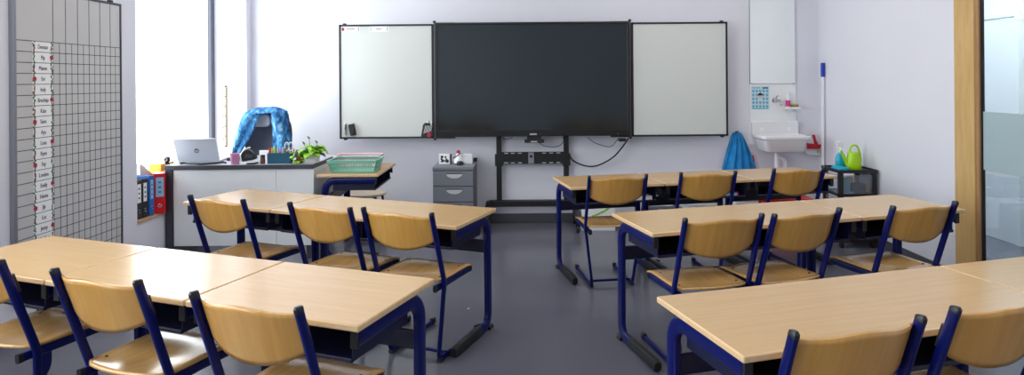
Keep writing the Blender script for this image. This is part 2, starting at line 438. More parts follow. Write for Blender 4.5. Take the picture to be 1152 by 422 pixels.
# ------------------------------------------------------------------ tables
TD = 0.503
def c_leg(sx, d=TD):
    """side frame seen from the end: rail under the top, curved down at the far side, curved into the foot"""
    bm = bmesh.new(); zt, r = 0.648, 0.085; yc = d/2-0.035-0.028
    pts = [(sx, -d/2+0.03, zt), (sx, 0, zt)]
    pts += arc((sx, yc-r, zt-r), r, PI/2, 0, 8, (0, 1, 0), (0, 0, 1))
    pts += [(sx, yc, 0.42), (sx, yc+0.004, 0.14)]
    pts += arc((sx, yc-0.066, 0.10), 0.07, 0.0, -PI/2, 6, (0, 1, 0), (0, 0, 1))
    pts += [(sx, 0.05, 0.029), (sx, -d/2+0.035, 0.029)]
    sec = []
    for i, p in enumerate(pts):
        sec.append((0.0165, 0.029 if i > 1 else 0.03))
    return sweep(bm, pts, sec, up=(1, 0, 0), n=16)
def make_table(name, w, label, group, d=TD):
    t = thing(name, label, 'table', group=group)
    bm = bmesh.new(); g = 0.0035
    box(bm, (0, 0, 0.689), (w-2*g, d, 0.022))
    for f in bm.faces:
        if abs(f.normal.z) < 0.5: f.material_index = 1
    bm.normal_update()
    for f in bm.faces: f.material_index = 0 if abs(f.normal.z) > 0.5 else 1
    link('tabletop', bm, [M['top'], M['edge']], t, bevel=0.005, seg=3)
    lx = w/2-0.035
    for s in (-1, 1):
        lg = link('leg', c_leg(s*lx, d), M['navy'], t)
        fc = bmesh.new()
        sweep(fc, [(s*lx, 0.075, 0.032), (s*lx, 0.05, 0.035), (s*lx, -d/2+0.03, 0.035), (s*lx, -d/2+0.012, 0.031)],
              [(0.019, 0.026), (0.0205, 0.0285), (0.0205, 0.0285), (0.019, 0.025)], n=14)
        link('foot_cover', fc, M['black'], lg)
        ec = bmesh.new(); box(ec, (s*(lx-0.0), -d/2+0.027, 0.646), (0.03, 0.012, 0.062))
        link('rail_cap', ec, M['black'], lg, bevel=0.003)
        hc = bmesh.new(); box(hc, (s*lx, d/2-0.055, 0.012), (0.045, 0.05, 0.024))
        link('heel_pad', hc, M['black'], lg, bevel=0.005)
    cb = bmesh.new(); box(cb, (0, d/2-0.063, 0.485), (2*lx-0.025, 0.026, 0.075))
    link('crossbar', cb, M['navy_dark'], t, bevel=0.006)
    # open book tray below the top
    tb = bmesh.new(); a = lx-0.018; y0, y1, z0, z1 = -d/2+0.04, 0.13, 0.566, 0.676
    box(tb, (0, (y0+y1)/2, z0), (2*a, y1-y0, 0.004)); box(tb, (0, y1, (z0+z1)/2), (2*a, 0.004, z1-z0))
    for s in (-1, 1): box(tb, (s*a, (y0+y1)/2, (z0+z1)/2), (0.004, y1-y0, z1-z0))
    sweep(tb, [(-a, y0, z0+0.004), (a, y0, z0+0.004)], (0.008, 0.008), up=(0, 0, 1), n=10)
    if w > 1: box(tb, (0, (y0+y1)/2, (z0+z1)/2), (0.004, y1-y0, z1-z0))
    link('book_tray', tb, M['navy_dark'], t, smooth=30)
    return t
S = 0.765
WS, WD = 0.9358*S, 1.640*S
ROWS = {'R1': (0.60672914, 2.89611456, 0.27091911, 'ds'), 'R2': (0.66288684, 4.71234789, 0.26267409, 'ds'),
        'R3': (0.31302099, 6.48149448, 0.20535714, 'sss'), 'L1': (-3.07453402, 4.14739769, -0.34942772, 'sss'),
        'L2': (-2.57841138, 5.89084884, -0.38600756, 'sd')}
TLAB = {('R1', 0): ('long double table at the front right of the photo, nearest the camera', 'double classroom tables'),
        ('R1', 1): ('table cut by the right frame edge beside the nearest right double table', 'single classroom tables'),
        ('R2', 0): ('long double table in the middle right row, its blue leg in the aisle', 'double classroom tables'),
        ('R2', 1): ('single table at the right wall end of the middle right row', 'single classroom tables'),
        ('R3', 0): ('single table at the aisle end of the farthest right row, before the screen stand', 'single classroom tables'),
        ('R3', 1): ('middle single table of the three in the farthest right row', 'single classroom tables'),
        ('R3', 2): ('single table in the farthest right row touching the black drawer trolley', 'single classroom tables'),
        ('L1', 0): ('single table at the far left of the nearest left row, under the planning board', 'single classroom tables'),
        ('L1', 1): ('middle single table of the nearest left row, bleached white by window glare', 'single classroom tables'),
        ('L1', 2): ('single table at the aisle end of the nearest left row', 'single classroom tables'),
        ('L2', 0): ('single table at the window end of the second left row, before the grey desk', 'single classroom tables'),
        ('L2', 1): ('long double table at the aisle end of the second left row', 'double classroom tables')}
tsingle = tdouble = None
TABLES = {}
for rn, (x0, z0, a, kinds) in ROWS.items():
    s0 = 0.0
    for i, k in enumerate(kinds):
        w = WS if k == 's' else WD
        s = s0+w/2; s0 += w
        c = Vector((x0*S+s*math.cos(a)+TD/2*math.sin(a), z0*S+s*math.sin(a)-TD/2*math.cos(a), 0))
        lab, gr = TLAB[(rn, i)]
        if k == 's' and tsingle is None: tsingle = make_table('classroom_table', WS, lab, gr); o = tsingle; o.location = c; o.rotation_euler = (0, 0, a)
        elif k == 'd' and tdouble is None: tdouble = make_table('classroom_table', WD, lab, gr); o = tdouble; o.location = c; o.rotation_euler = (0, 0, a)
        else: o = dup(tsingle if k == 's' else tdouble, c, a, lab, gr)
        TABLES[(rn, i)] = o

# ------------------------------------------------------------------ chairs
def make_chair(label):
    t = thing('school_chair', label, 'chair', group='school chairs')
    yp = lambda z: (0.79-z)/3.0
    # seat: dished plywood with a rolled front edge
    bm = bmesh.new(); NU, NV = 16, 18; g = []
    for j in range(NV+1):
        v = j/NV; row = []
        half = 0.186-0.05*max(0, (0.16-v)/0.16)**2.2+0.008*v - 0.03*max(0, (v-0.93)/0.07)**2
        for i in range(NU+1):
            u = -1+2*i/NU
            y = 0.055+0.42*v + 0.022*(1-v)*0 - 0.0*u
            if v < 0.2: y += 0.018*(u*u)*(1-v/0.2)
            z = 0.442-0.016*math.exp(-((v-0.38)/0.22)**2)*math.exp(-(u/0.62)**2) - 0.026*max(0, (v-0.78)/0.22)**2 + 0.010*max(0, (0.2-v)/0.2)**2
            row.append(bm.verts.new((u*half, y, z)))
        g.append(row)
    for j in range(NV):
        for i in range(NU): bm.faces.new([g[j][i], g[j][i+1], g[j+1][i+1], g[j+1][i]])
    st = link('seat', bm, M['seat'], t, smooth=60, solid=0.011)
    for sx in (-0.155, 0.155):
        for yy in (0.15, 0.36):
            rv = lathe(bmesh.new(), [(0, 0.4495), (0.005, 0.4492), (0.006, 0.446), (0.006, 0.44)], (sx, yy, 0), 10)
            link('rivet', rv, M['rivet'], st)
    # backrest: curved shell with a wavy top
    bm = bmesh.new(); NU, NV = 24, 10; g = []
    for j in range(NV+1):
        v = j/NV; row = []
        for i in range(NU+1):
            u = -1+2*i/NU
            zt = 0.783+0.017*(0.5+0.5*math.cos(PI*min(1, abs(u)/0.9)))
            zb = 0.662-0.058*(max(0.0, 1-u*u))**0.85
            z = zb+(zt-zb)*v
            y = yp(z)+0.014-0.050*(1-abs(u)**2.2)
            row.append(bm.verts.new((u*0.1905, y, z)))
        g.append(row)
    for j in range(NV):
        for i in range(NU): bm.faces.new([g[j][i], g[j][i+1], g[j+1][i+1], g[j+1][i]])
    link('backrest', bm, M['ply'], t, smooth=60, solid=0.009)
    for s in (-1, 1):
        bm = bmesh.new()
        pts = [(s*0.2, yp(0.80), 0.80), (s*0.2, yp(0.62), 0.62), (s*0.2, yp(0.45), 0.45), (s*0.199, yp(0.425)-0.001, 0.425)]
        pts += [(s*0.196, 0.124, 0.40), (s*0.19, 0.127, 0.37), (s*0.175, 0.136, 0.25), (s*0.152, 0.148, 0.075), (s*0.148, 0.152, 0.045), (s*0.147, 0.166, 0.024), (s*0.147, 0.19, 0.0165), (s*0.147, 0.4, 0.0165), (s*0.147, 0.6, 0.0165)]
        sec = [(0.0095, 0.0155)]*4+[(0.0095, 0.015), (0.0095, 0.0145), (0.0095, 0.0125), (0.0095, 0.0125)]+[(0.0095, 0.0145)]*5
        fr_ = link('side_tube', sweep(bm, pts, sec, up=(1, 0, 0), n=16), M['navy'], t)
        cp = bmesh.new()
        sweep(cp, [(s*0.2, yp(0.797), 0.797), (s*0.2, yp(0.808), 0.808), (s*0.2, yp(0.813)+0.002, 0.813)], [(0.0101, 0.0161), (0.0097, 0.0155), (0.006, 0.012)], n=16)
        link('tube_cap', cp, M['black'], fr_)
        bk = bmesh.new()
        sweep(bk, [(s*0.185, yp(0.742)+0.026, 0.742), (s*0.185, yp(0.67)+0.026, 0.67)], (0.0075, 0.008), n=10)
        link('back_bracket', bk, M['black'], fr_)
        gl = sweep(bmesh.new(), [(s*0.147, 0.585, 0.02), (s*0.147, 0.612, 0.021)], (0.0135, 0.019), n=12)
        link('glide', gl, M['black'], fr_)
        gl = sweep(bmesh.new(), [(s*0.147, 0.15, 0.016), (s*0.147, 0.185, 0.011)], (0.0125, 0.0105), n=12)
        link('glide', gl, M['black'], fr_)
        rl = bmesh.new(); sweep(rl, [(s*0.178, 0.075, 0.413), (s*0.178, 0.44, 0.413)], (0.0105, 0.0165), n=14)
        rr = link('seat_rail', rl, M['navy'], t)
        for ya, yb_ in ((0.062, 0.08), (0.435, 0.452)):
            link('rail_cap', sweep(bmesh.new(), [(s*0.178, ya, 0.413), (s*0.178, yb_, 0.413)], (0.012, 0.018), n=14), M['black'], rr)
    sb = bmesh.new(); sweep(sb, [(-0.147, 0.222, 0.03), (0.147, 0.222, 0.03)], (0.0085, 0.0085), up=(0, 0, 1), n=10)
    link('stretcher', sb, M['navy'], t)
    ub = bmesh.new(); sweep(ub, [(-0.178, 0.33, 0.408), (0.178, 0.33, 0.408)], (0.01, 0.012), up=(0, 0, 1), n=10)
    link('seat_crossbar', ub, M['navy'], t)
    return t
CH = [((64, 307), (155, 320), 'wooden school chair with bright window glints on its seat, nearest left row', None),
      ((221, 333.5), (335, 350.6), 'wooden school chair at the aisle end of the nearest left row, seat mostly below frame', None),
      ((216.5, 223.5), (283.5, 227), 'wooden school chair at the window end of the second left row, before the desk', -22.1, -0.038),
      ((327, 230.3), (394, 237), 'middle wooden school chair of the three in the second left row', -23.5),
      ((415, 236.5), (489, 243.7), 'wooden school chair at the aisle end of the second left row, legs in view', -22.1, -0.022),
      ((891, 379), (1035.6, 361), 'wooden school chair backrest nearest the camera at the front right table', None),
      ((771, 249), (856, 243.7), 'wooden school chair at the aisle end of the middle right row', None),
      ((867.6, 244.6), (946.4, 236.8), 'middle wooden school chair of the three in the middle right row', None),
      ((1004, 236.4), (1068.5, 228.8), 'wooden school chair in the middle right row beside the right wall and timber door post', 15.3, 0.014),
      ((663.7, 200.3), (726.2, 198.4), 'wooden school chair at the aisle end of the farthest right row', None),
      ((766, 196.5), (827.4, 194.6), 'middle wooden school chair of the three in the farthest right row', None),
      ((870.2, 192.2), (927, 190), 'wooden school chair in the farthest right row in front of the drawer trolley', None)]
chair0 = None
for L_, R_, lab, ang, *sh_ in CH:
    A, B = onz(*L_, 0.795), onz(*R_, 0.795)
    d = B-A; a = math.atan2(d.y, d.x) if ang is None else R(ang)
    c = (A+B)/2; c.z = 0
    if sh_: c += Vector((math.cos(a), math.sin(a), 0))*sh_[0]      # clear of the table feet
    if chair0 is None: chair0 = make_chair(lab); o = chair0; o.location = c; o.rotation_euler = (0, 0, a)
    else: o = dup(chair0, c, a, lab)
# the two chairs cut by the left and right frame edges
p = onz(2, 297, 0.795); a = R(-20)
dup(chair0, (p.x-0.2*math.cos(a), p.y-0.2*math.sin(a), 0), a, 'wooden school chair cut off by the left frame edge')
p = onz(1073.5, 351, 0.795); a = R(16)
dup(chair0, (p.x+0.2*math.cos(a), p.y+0.2*math.sin(a), 0), a, 'wooden school chair cut off by the right frame edge')

# ------------------------------------------------------------------ screen with whiteboard wings
BYD = 6.33
def bp(px, py, Y=BYD): return at(px, py, Y)
ZT, ZB = 2.022, 0.885
x_l0, x_l1 = -1.806, -0.868
x_s0, x_s1 = -0.846, 1.078
x_r0, x_r1 = 1.104, 2.060
def wing(name, x0, x1, lab):
    t = thing(name, lab, 'whiteboard', (0, BYD, 0), 0, 'whiteboard wings of the screen')
    link('panel', bx(x0+0.012, x1-0.012, -0.012, 0.012, ZB+0.012, ZT-0.012), M['board'], t, smooth=0)
    f = bmesh.new(); w = 0.018
    prism(f, rrect(x0, x1, ZB, ZB+w, 0.006), -0.018, 0.018); prism(f, rrect(x0, x1, ZT-w, ZT, 0.006), -0.018, 0.018)
    prism(f, rrect(x0, x0+w, ZB, ZT, 0.006), -0.018, 0.018); prism(f, rrect(x1-w, x1, ZB, ZT, 0.006), -0.018, 0.018)
    link('frame', f, M['black'], t)
    c = bmesh.new()
    xx = x0+0.055 if name and x0 < 0 else x1-0.055
    for z in (ZT+0.005, ZB-0.005): prism(c, rrect(xx-0.016, xx+0.016, z-0.008, z+0.008, 0.005), -0.012, 0.012)
    link('bumper', c, M['black'], t)
    return t
wing('whiteboard', x_l0, x_l1, 'white board wing left of the big black screen, with name strips and eraser')
wing('whiteboard', x_r0, x_r1, 'empty white board wing right of the big black screen, near the mirror')
sc = thing('touch_screen', 'large black interactive screen hung between the two whiteboards', 'screen', (0, BYD, 0))
bz = bmesh.new(); zb, zt = 0.898, 2.032
fwz = 0.022
for a in ((x_s0, x_s1, zt-fwz, zt), (x_s0, x_s1, zb, zb+0.062), (x_s0, x_s0+fwz, zb+0.062, zt-fwz), (x_s1-fwz, x_s1, zb+0.062, zt-fwz)):
    bx(a[0], a[1], -0.045, 0.04, a[2], a[3], bz)
link('bezel', bz, M['bezel'], sc, smooth=0, bevel=0.004)
link('display', bx(x_s0+fwz, x_s1-fwz, -0.038, 0.03, zb+0.062, zt-fwz), M['screen'], sc, smooth=0)
link('rear_housing', bx(x_s0+0.12, x_s1-0.12, 0.04, 0.065, zb+0.1, zt-0.1), M['black_soft'], sc, smooth=0, bevel=0.01)
lo = at(600, 151, BYD-0.045)
link('badge', prism(bmesh.new(), rrect(lo.x-0.034, lo.x+0.034, lo.z-0.008, lo.z+0.008, 0.004), -0.0475, -0.045), M['logo'], sc)
li = bmesh.new()
for q in (694.5, 671, 543): disc(li, (at(q, 152, BYD).x, -0.046, lo.z-0.002), 0.004 if q > 690 else 0.0025, 'y', 0.003, 10)
link('indicator_light', li, M['logo'], sc)
for x in (-0.857, 1.091):
    h = link('hinge_post', lathe(bmesh.new(), [(0, ZB-0.015), (0.0105, ZB-0.015), (0.0105, ZT+0.02), (0, ZT+0.02)], (x, -0.005, 0), 16), M['hinge'], sc)
    sx = 1 if x < 0 else -1
    for z in (ZB-0.02, ZT+0.012):
        link('knob', lathe(bmesh.new(), [(0, z-0.004), (0.012, z), (0.016, z+0.01), (0.012, z+0.02), (0, z+0.024)], (x, -0.005, 0), 14), M['black'], h)
    for z in (ZB-0.004, ZT-0.002):
        link('hinge_arm', bx(x+min(0.008*sx, 0.2*sx), x+max(0.008*sx, 0.2*sx), -0.017, 0.015, z, z+0.016), M['black'], h, smooth=0, bevel=0.002)
# stand
sd = thing('screen_stand', 'black steel floor stand carrying the big screen', 'stand', (0, 6.42, 0))
SX0, SX1 = at(561.5, 190, 6.42).x, at(637, 190, 6.42).x
for x in (SX0, SX1):
    link('upright', prism(bmesh.new(), [(x-0.026, -0.018), (x+0.026, -0.018), (x+0.026, 0.018), (x-0.026, 0.018)], 0.2, 1.7, 'xy'), M['black_soft'], sd, smooth=0, bevel=0.004)
pl0, pl1 = at(566, 171, 6.40), at(635, 184, 6.40)
pt = bmesh.new(); bx(SX0, SX1, -0.035, -0.019, pl1.z, pl0.z, pt)
for x in (SX0, SX1): bx(x-0.04, x+0.04, -0.036, -0.018, pl1.z-0.02, pl0.z-0.02, pt)
pp = link('mount_plate', pt, M['black_soft'], sd, smooth=0, bevel=0.003)
sl = bmesh.new()
for q in (569.5, 577, 585, 612, 620, 628):
    for z in (pl0.z-0.012, pl1.z+0.012):
        x = at(q, 180, 6.40).x; prism(sl, rrect(x-0.02, x+0.02, z-0.005, z+0.005, 0.004), -0.0375, -0.035)
link('slot', sl, M['logo'], pp)
x = at(597.5, 178, 6.38).x; cp = bmesh.new(); bx(x-0.028, x+0.028, -0.045, -0.035, pl1.z+0.004, pl0.z-0.004, cp)
cpo = link('cover_plate', cp, M['alu'], pp, smooth=0, bevel=0.002)
link('keyhole', disc(bmesh.new(), (x, -0.0455, pl0.z-0.045), 0.015, 'y', 0.002, 14), M['black'], cpo)
bb = bmesh.new(); bx(-0.33, 0.53, -0.05, 0.03, 0.185, 0.243, bb)
link('base_beam', bb, M['black_soft'], sd, smooth=0, bevel=0.006)
for x in (-0.335, 0.535):
    ft = bmesh.new()
    sweep(ft, spline([(x, 0.03, 0.20), (x, -0.06, 0.20), (x, -0.2, 0.15), (x, -0.42, 0.12)], 6), (0.027, 0.036), n=14)
    f = link('foot', ft, M['black_soft'], sd)
    for y in (-0.38, 0.0):
        cs = bmesh.new(); disc(cs, (x, y, 0.037), 0.037, 'x', 0.026, 20)
        bx(x-0.02, x+0.02, y-0.018, y+0.018, 0.05, 0.17 if y > -0.1 else 0.115, cs)
        link('caster', cs, M['black'], f)
# sensor box and cables
sn = thing('sensor_box', 'small black box with pale label hanging under the screen middle', 'device', (0, 6.30, 0))
a, b = at(590, 157, 6.30), at(612, 160.5, 6.30)
link('housing', bx(a.x, b.x, -0.02, 0.03, b.z, a.z, bx(a.x+0.025, b.x-0.025, -0.01, 0.03, a.z, 0.8975)), M['black'], sn, smooth=0, bevel=0.003)
a, b = at(597, 158.6, 6.28), at(604.5, 160.2, 6.28)
link('label_plate', bx(a.x, b.x, -0.0215, -0.02, b.z, a.z), M['logo'], sn, smooth=0)
def cable(pix, Y, r, lab, cat='cable', grp=None, mat='black'):
    pts = spline([at(x, y, Y) if len(q) == 2 else at(x, y, q[2]) for q in pix for x, y in [q[:2]]], 8)
    return tag(link('cable', sweep(bmesh.new(), pts, (r, r), up=(0, 1, 0), n=8), M[mat]), lab, cat, grp)
cable([(640, 172), (644, 180), (656, 186), (668, 187.2), (680, 183), (692, 175), (702, 163), (707, 155.5)], 6.36, 0.0075, 'thick black cable looping below the right end of the screen', grp='cables under the screen')
cable([(661, 154.5), (668, 160), (680, 164.5), (688, 164.5), (694, 158), (696, 156)], 6.36, 0.0035, 'thin dark cable drooping below the screen bottom edge, right of the stand', grp='cables under the screen')
cable([(606, 160), (612, 164), (622, 165.5), (630, 163.5), (634, 158), (633, 154)], 6.34, 0.0035, 'thin cable running from the sensor box to the stand', grp='cables under the screen')
cable([(565, 155), (569, 156.6), (573, 156.4), (577, 154)], 6.36, 0.0035, 'short dark cable loop by the stand left upright', grp='cables under the screen')
pg = at(700, 157.5, 6.33)
tag(link('plug_box', bx(pg.x-0.035, pg.x+0.035, pg.y-0.03, pg.y+0.04, pg.z-0.014, pg.z+0.016), M['black'], smooth=0, bevel=0.004), 'small black box under the screen bottom right corner', 'device')
# things on the left wing
def strip(px0, px1, lab, red):
    t = thing('name_strip', lab, 'name card', (0, BYD-0.012, 0), 0, 'name strips on the left whiteboard')
    a, b = at(px0, 29.8, BYD), at(px1, 35.6, BYD)
    link('card', bx(a.x, b.x, -0.002, 0, b.z, a.z), M['paper'], t, smooth=0)
    g = bmesh.new()
    for s in (0, 1):
        for j in range(4): disc(g, ((a.x+0.012) if s == 0 else (b.x-0.012), -0.0025, b.z+0.008+0.011*j), 0.005, 'y', 0.001, 8)
    link('leaf_print', g, M['greenink'] if not red else M['ink'], t, smooth=0)
    if red: link('flower_print', disc(bmesh.new(), (a.x+0.016, -0.003, (a.z+b.z)/2-0.003), 0.015, 'y', 0.001, 12), M['redink'], t, smooth=0)
    lettering('rekenen' if red else 'lezen', 0.026, M['ink'], t, Matrix.Translation(((a.x+b.x)/2, -0.0025, (a.z+b.z)/2)) @ Matrix.Rotation(PI/2, 4, 'X'))
strip(384.5, 405, 'name strip with a red flower in the left whiteboard top corner', True)
strip(416, 437.5, 'leaf edged name strip at the left whiteboard top, second from its corner', False)
er = thing('board_eraser', 'black eraser stuck tilted at the left whiteboard bottom corner', 'eraser', at(396.2, 146, BYD-0.03), 0)
rt = Matrix.Rotation(R(-12), 3, 'Y')
link('felt', box(bmesh.new(), (0, 0.009, 0), (0.055, 0.016, 0.115), rt), M['black_soft'], er, smooth=0)
link('grip', box(bmesh.new(), (0, -0.012, 0), (0.05, 0.026, 0.11), rt), M['black'], er, bevel=0.006)
mk = at(388.7, 146, BYD-0.025)
mo = thing('grey_marker', 'slim grey pen upright beside the eraser on the left whiteboard', 'marker', mk)
link('barrel', lathe(bmesh.new(), [(0, -0.055), (0.009, -0.055), (0.011, 0.02), (0.009, 0.05), (0, 0.05)], n=12), M['alu'], mo)
link('cap', lathe(bmesh.new(), [(0, 0.05), (0.0095, 0.05), (0.007, 0.07), (0, 0.072)], n=12), M['white'], mo)
link('clip', bx(-0.004, 0.004, -0.014, -0.01, 0.0, 0.06), M['dark_alu'], mo, smooth=0)
hd = thing('marker_holder', 'black pouch of board markers at the left whiteboard bottom right', 'marker holder', at(480.5, 154, BYD-0.035))
link('pouch', prism(bmesh.new(), [(-0.062, -0.008), (0.034, -0.016), (0.05, 0.10), (0.03, 0.135), (-0.02, 0.14), (-0.04, 0.12)], -0.01, 0.022), M['black'], hd, bevel=0.006)
st = bmesh.new()
for k in range(6):
    x = -0.03+0.013*k; sweep(st, [(x, -0.013, 0.035+0.004*k), (x+0.018, -0.013, 0.112)], (0.0035, 0.002), up=(0, 1, 0), n=6)
link('pattern_print', st, M['white'], hd)
for k, (c, x) in enumerate((('white', -0.004), ('logo', 0.018), ('white', 0.036))):
    sweep_b = sweep(bmesh.new(), [(x, 0.004, 0.08), (x+0.008, 0.004, 0.158)], (0.008, 0.008), n=10)
    link('marker', sweep_b, M[c], hd)
link('red_tag', prism(bmesh.new(), [(0.0, 0.0), (0.034, -0.004), (0.04, 0.045), (0.012, 0.05)], -0.016, -0.009), M['redink'], hd, bevel=0.003)

# ------------------------------------------------------------------ grey drawer cabinet
cx0, cx1 = at(486.8, 200, 6.02).x, at(532.8, 200, 6.02).x
cb = thing('drawer_cabinet', 'grey steel drawer cabinet against the back wall left of the screen stand', 'cabinet', (0, 6.02, 0))
bdy = bmesh.new(); bx(cx0, cx1, 0.012, 0.455, 0.03, 0.605, bdy)
link('body', bdy, M['cab_dark'], cb, smooth=0, bevel=0.003)
link('top_panel', bx(cx0-0.002, cx1+0.002, -0.004, 0.458, 0.605, 0.636), M['cab'], cb, smooth=0, bevel=0.004)
zz = 0.597
for hgt in (0.146, 0.146, 0.262):
    d = link('drawer', bx(cx0+0.004, cx1-0.004, -0.004, 0.012, zz-hgt+0.004, zz), M['cab'], cb, smooth=0, bevel=0.003)
    hx = (cx0+cx1)/2+0.012; hz = zz-0.026
    link('handle', prism(bmesh.new(), [(hx+0.075*math.cos(q*PI/14+PI), hz+0.042*math.sin(q*PI/14+PI)) for q in range(15)], -0.009, -0.0035), M['cab_handle'], d)
    link('grip_recess', bx(hx-0.076, hx+0.076, -0.0075, -0.0035, hz, hz+0.008), M['black'], d, smooth=0)
    zz -= hgt+0.003
for x in (cx0+0.05, cx1-0.05):
    for y in (0.06, 0.40): link('caster', disc(bmesh.new(), (x, y, 0.0175), 0.0175, 'x', 0.02, 14), M['black'], cb)
ZCB = 0.636
p = onz(501, 184.5, ZCB)
cd = thing('picture_card', 'white card block with black blot drawing on the grey drawer cabinet', 'card', p)
link('block', bx(-0.062, 0.045, -0.015, 0.03, 0, 0.098), M['paper'], cd, smooth=0, bevel=0.003)
bl = bmesh.new()
for x, z, r in ((-0.03, 0.072, 0.014), (-0.036, 0.05, 0.010), (-0.022, 0.034, 0.014), (0.004, 0.07, 0.010), (0.012, 0.048, 0.009), (0.02, 0.03, 0.017), (0.0, 0.032, 0.008), (-0.035, 0.025, 0.008)):
    disc(bl, (x, -0.0158, z), r, 'y', 0.0016, 12)
link('blot_print', bl, M['ink'], cd, smooth=0)
link('spine', bx(0.048, 0.062, -0.015, 0.03, 0, 0.095), M['dark_alu'], cd, smooth=0, bevel=0.002)
p = onz(516, 184.8, ZCB)
fg = thing('ornament', 'pale cone with red knob and black foot on the drawer cabinet', 'ornament', p)
link('cone', lathe(bmesh.new(), [(0, 0.012), (0.05, 0.012), (0.052, 0.022), (0.022, 0.10), (0.01, 0.108), (0, 0.108)], (0, 0.01, 0), 20), M['panel_grey'], fg)
link('knob', lathe(bmesh.new(), [(0, 0.104), (0.014, 0.106), (0.021, 0.12), (0.015, 0.136), (0, 0.14)], (-0.004, 0.01, 0), 16), M['redink'], fg)
bq = bmesh.new(); lathe(bq, [(0, 0), (0.034, 0), (0.036, 0.018), (0.026, 0.034), (0, 0.038)], (0.018, -0.045, 0), 18)
link('foot', bq, M['black'], fg)
link('arm', sweep(bmesh.new(), [(-0.052, -0.01, 0.062), (-0.02, -0.016, 0.08), (0.02, -0.012, 0.11)], (0.005, 0.005), n=8), M['dark_alu'], fg)
p = onz(526.6, 184, ZCB)
wb = thing('white_box', 'small white lidded box at the right of the drawer cabinet top', 'box', p)
link('body', prism(bmesh.new(), rrect(-0.046, 0.046, 0, 0.078, 0.006), -0.03, 0.05), M['white'], wb, bevel=0.003)
link('lid', bx(-0.049, 0.049, -0.034, 0.053, 0.078, 0.094), M['white'], wb, bevel=0.004)
p = onz(532, 184.2, ZCB)
tag(link('black_tin', bx(p.x-0.012, p.x+0.03, p.y+0.16, p.y+0.22, ZCB, ZCB+0.035), M['black'], bevel=0.006), 'small flat black tin behind the white box on the drawer cabinet', 'tin')

# ------------------------------------------------------------------ teacher desk
DY, DZ = 5.19, 0.78
dx0, dx1 = XL+0.004, at(352, 186, DY).x
dk = thing('teacher_desk', 'light grey panelled desk with charcoal top edge under the window', 'desk', (0, DY, 0))
link('desktop', bx(dx0, dx1, 0.006, 0.69, DZ-0.037, DZ-0.001), M['slab'], dk, bevel=0.003)
link('top_surface', bx(dx0+0.006, dx1-0.006, 0.012, 0.684, DZ-0.001, DZ), M['desk_top'], dk, smooth=0)
xm = at(309.5, 230, DY).x
link('front_panel', bx(dx0+0.068, xm-0.0015, 0.02, 0.038, 0.115, DZ-0.037), M['panel_grey'], dk, bevel=0.002)
link('front_panel', bx(xm+0.0015, dx1-0.02, 0.02, 0.038, 0.115, DZ-0.037), M['panel_grey'], dk, bevel=0.002)
link('side_panel', bx(dx1-0.02, dx1-0.002, 0.02, 0.66, 0.115, DZ-0.037), M['panel_grey'], dk, bevel=0.002)
for x in (dx0+0.033, dx1-0.05):
    for y in (0.045, 0.62):
        link('leg', bx(x-0.03, x+0.03, y-0.03 if y > .1 else 0.012, y+0.03, 0, DZ-0.037) if x < -2.5 else bx(x-0.025, x+0.025, y, y+0.05, 0, DZ-0.037), M['slab'], dk, bevel=0.003)
link('cable_channel', bx(dx0+0.07, dx1-0.08, 0.1, 0.2, 0.6, 0.66), M['slab'], dk, bevel=0.003)
def dpt(px, py): return onz(px, py, DZ)
# laptop, lid half closed, its back to us
lp = thing('laptop', 'silver laptop half open with its lid back facing the class, on the desk', 'laptop', (0, 0, 0))
c = at(224.0, 182, 5.375); lp.location = (c.x, c.y, DZ+0.0008); lp.rotation_euler = (0, 0, R(8))
link('keyboard_deck', prism(bmesh.new(), rrect(-0.168, 0.168, -0.005, 0.228, 0.012), 0.0, 0.016, 'xy'), M['silver'], lp, bevel=0.003)
tl = Matrix.Rotation(R(28), 4, 'X')
bm = prism(bmesh.new(), rrect(-0.168, 0.168, 0.0, 0.222, 0.012), -0.008, 0.0); bm.transform(tl); bmesh.ops.translate(bm, vec=(0, 0, 0.016), verts=bm.verts[:])
lid = link('lid', bm, M['silver'], lp, bevel=0.002)
bm = prism(bmesh.new(), rrect(-0.155, 0.155, 0.012, 0.212, 0.004), 0.0, 0.001); bm.transform(tl); bmesh.ops.translate(bm, vec=(0, 0, 0.016), verts=bm.verts[:])
link('display', bm, M['screen'], lid)
bm = disc(bmesh.new(), (0, -0.0085, 0.105), 0.021, 'y', 0.001, 24); bm.transform(tl); bmesh.ops.translate(bm, vec=(0, 0, 0.016), verts=bm.verts[:])
link('logo', bm, M['dark_alu'], lid)
lettering('hp', 0.034, M['white'], lid, Matrix.Translation((0, 0, 0.016)) @ tl @ Matrix.Translation((0, -0.0095, 0.106)) @ Matrix.Rotation(PI/2, 4, 'X') @ Matrix.Shear('XY', 4, (0.0, 0.0)), 'logo_letters', 0.0004)
# cable on the desk and round webcam
pts = spline([dpt(203.5, 185.0), dpt(207, 184.3), dpt(213, 185.2), dpt(226, 185.8), dpt(240, 185.0), dpt(250, 183.6), dpt(254, 184.0)], 8)
tag(link('cable', sweep(bmesh.new(), [v+Vector((0, 0, 0.0085)) for v in pts], (0.0075, 0.0075), up=(0, 0, 1), n=8), M['black']), 'black cable curling on the desk in front of the laptop', 'cable')
p = dpt(253, 181.5)
tag(link('power_brick', box(bmesh.new(), (p.x+0.05, p.y+0.05, DZ+0.0135), (0.10, 0.05, 0.026), Matrix.Rotation(R(12), 3, 'Z')), M['black'], bevel=0.006), 'flat black power brick on the desk right of the laptop', 'power adapter')
p = dpt(188, 184.5)
wc = thing('webcam', 'small round black webcam at the left end of the desk', 'webcam', p)
link('ball', lathe(bmesh.new(), [(0, 0.012), (0.016, 0.014), (0.025, 0.03), (0.027, 0.042), (0.02, 0.058), (0, 0.066)], n=18), M['black'], wc)
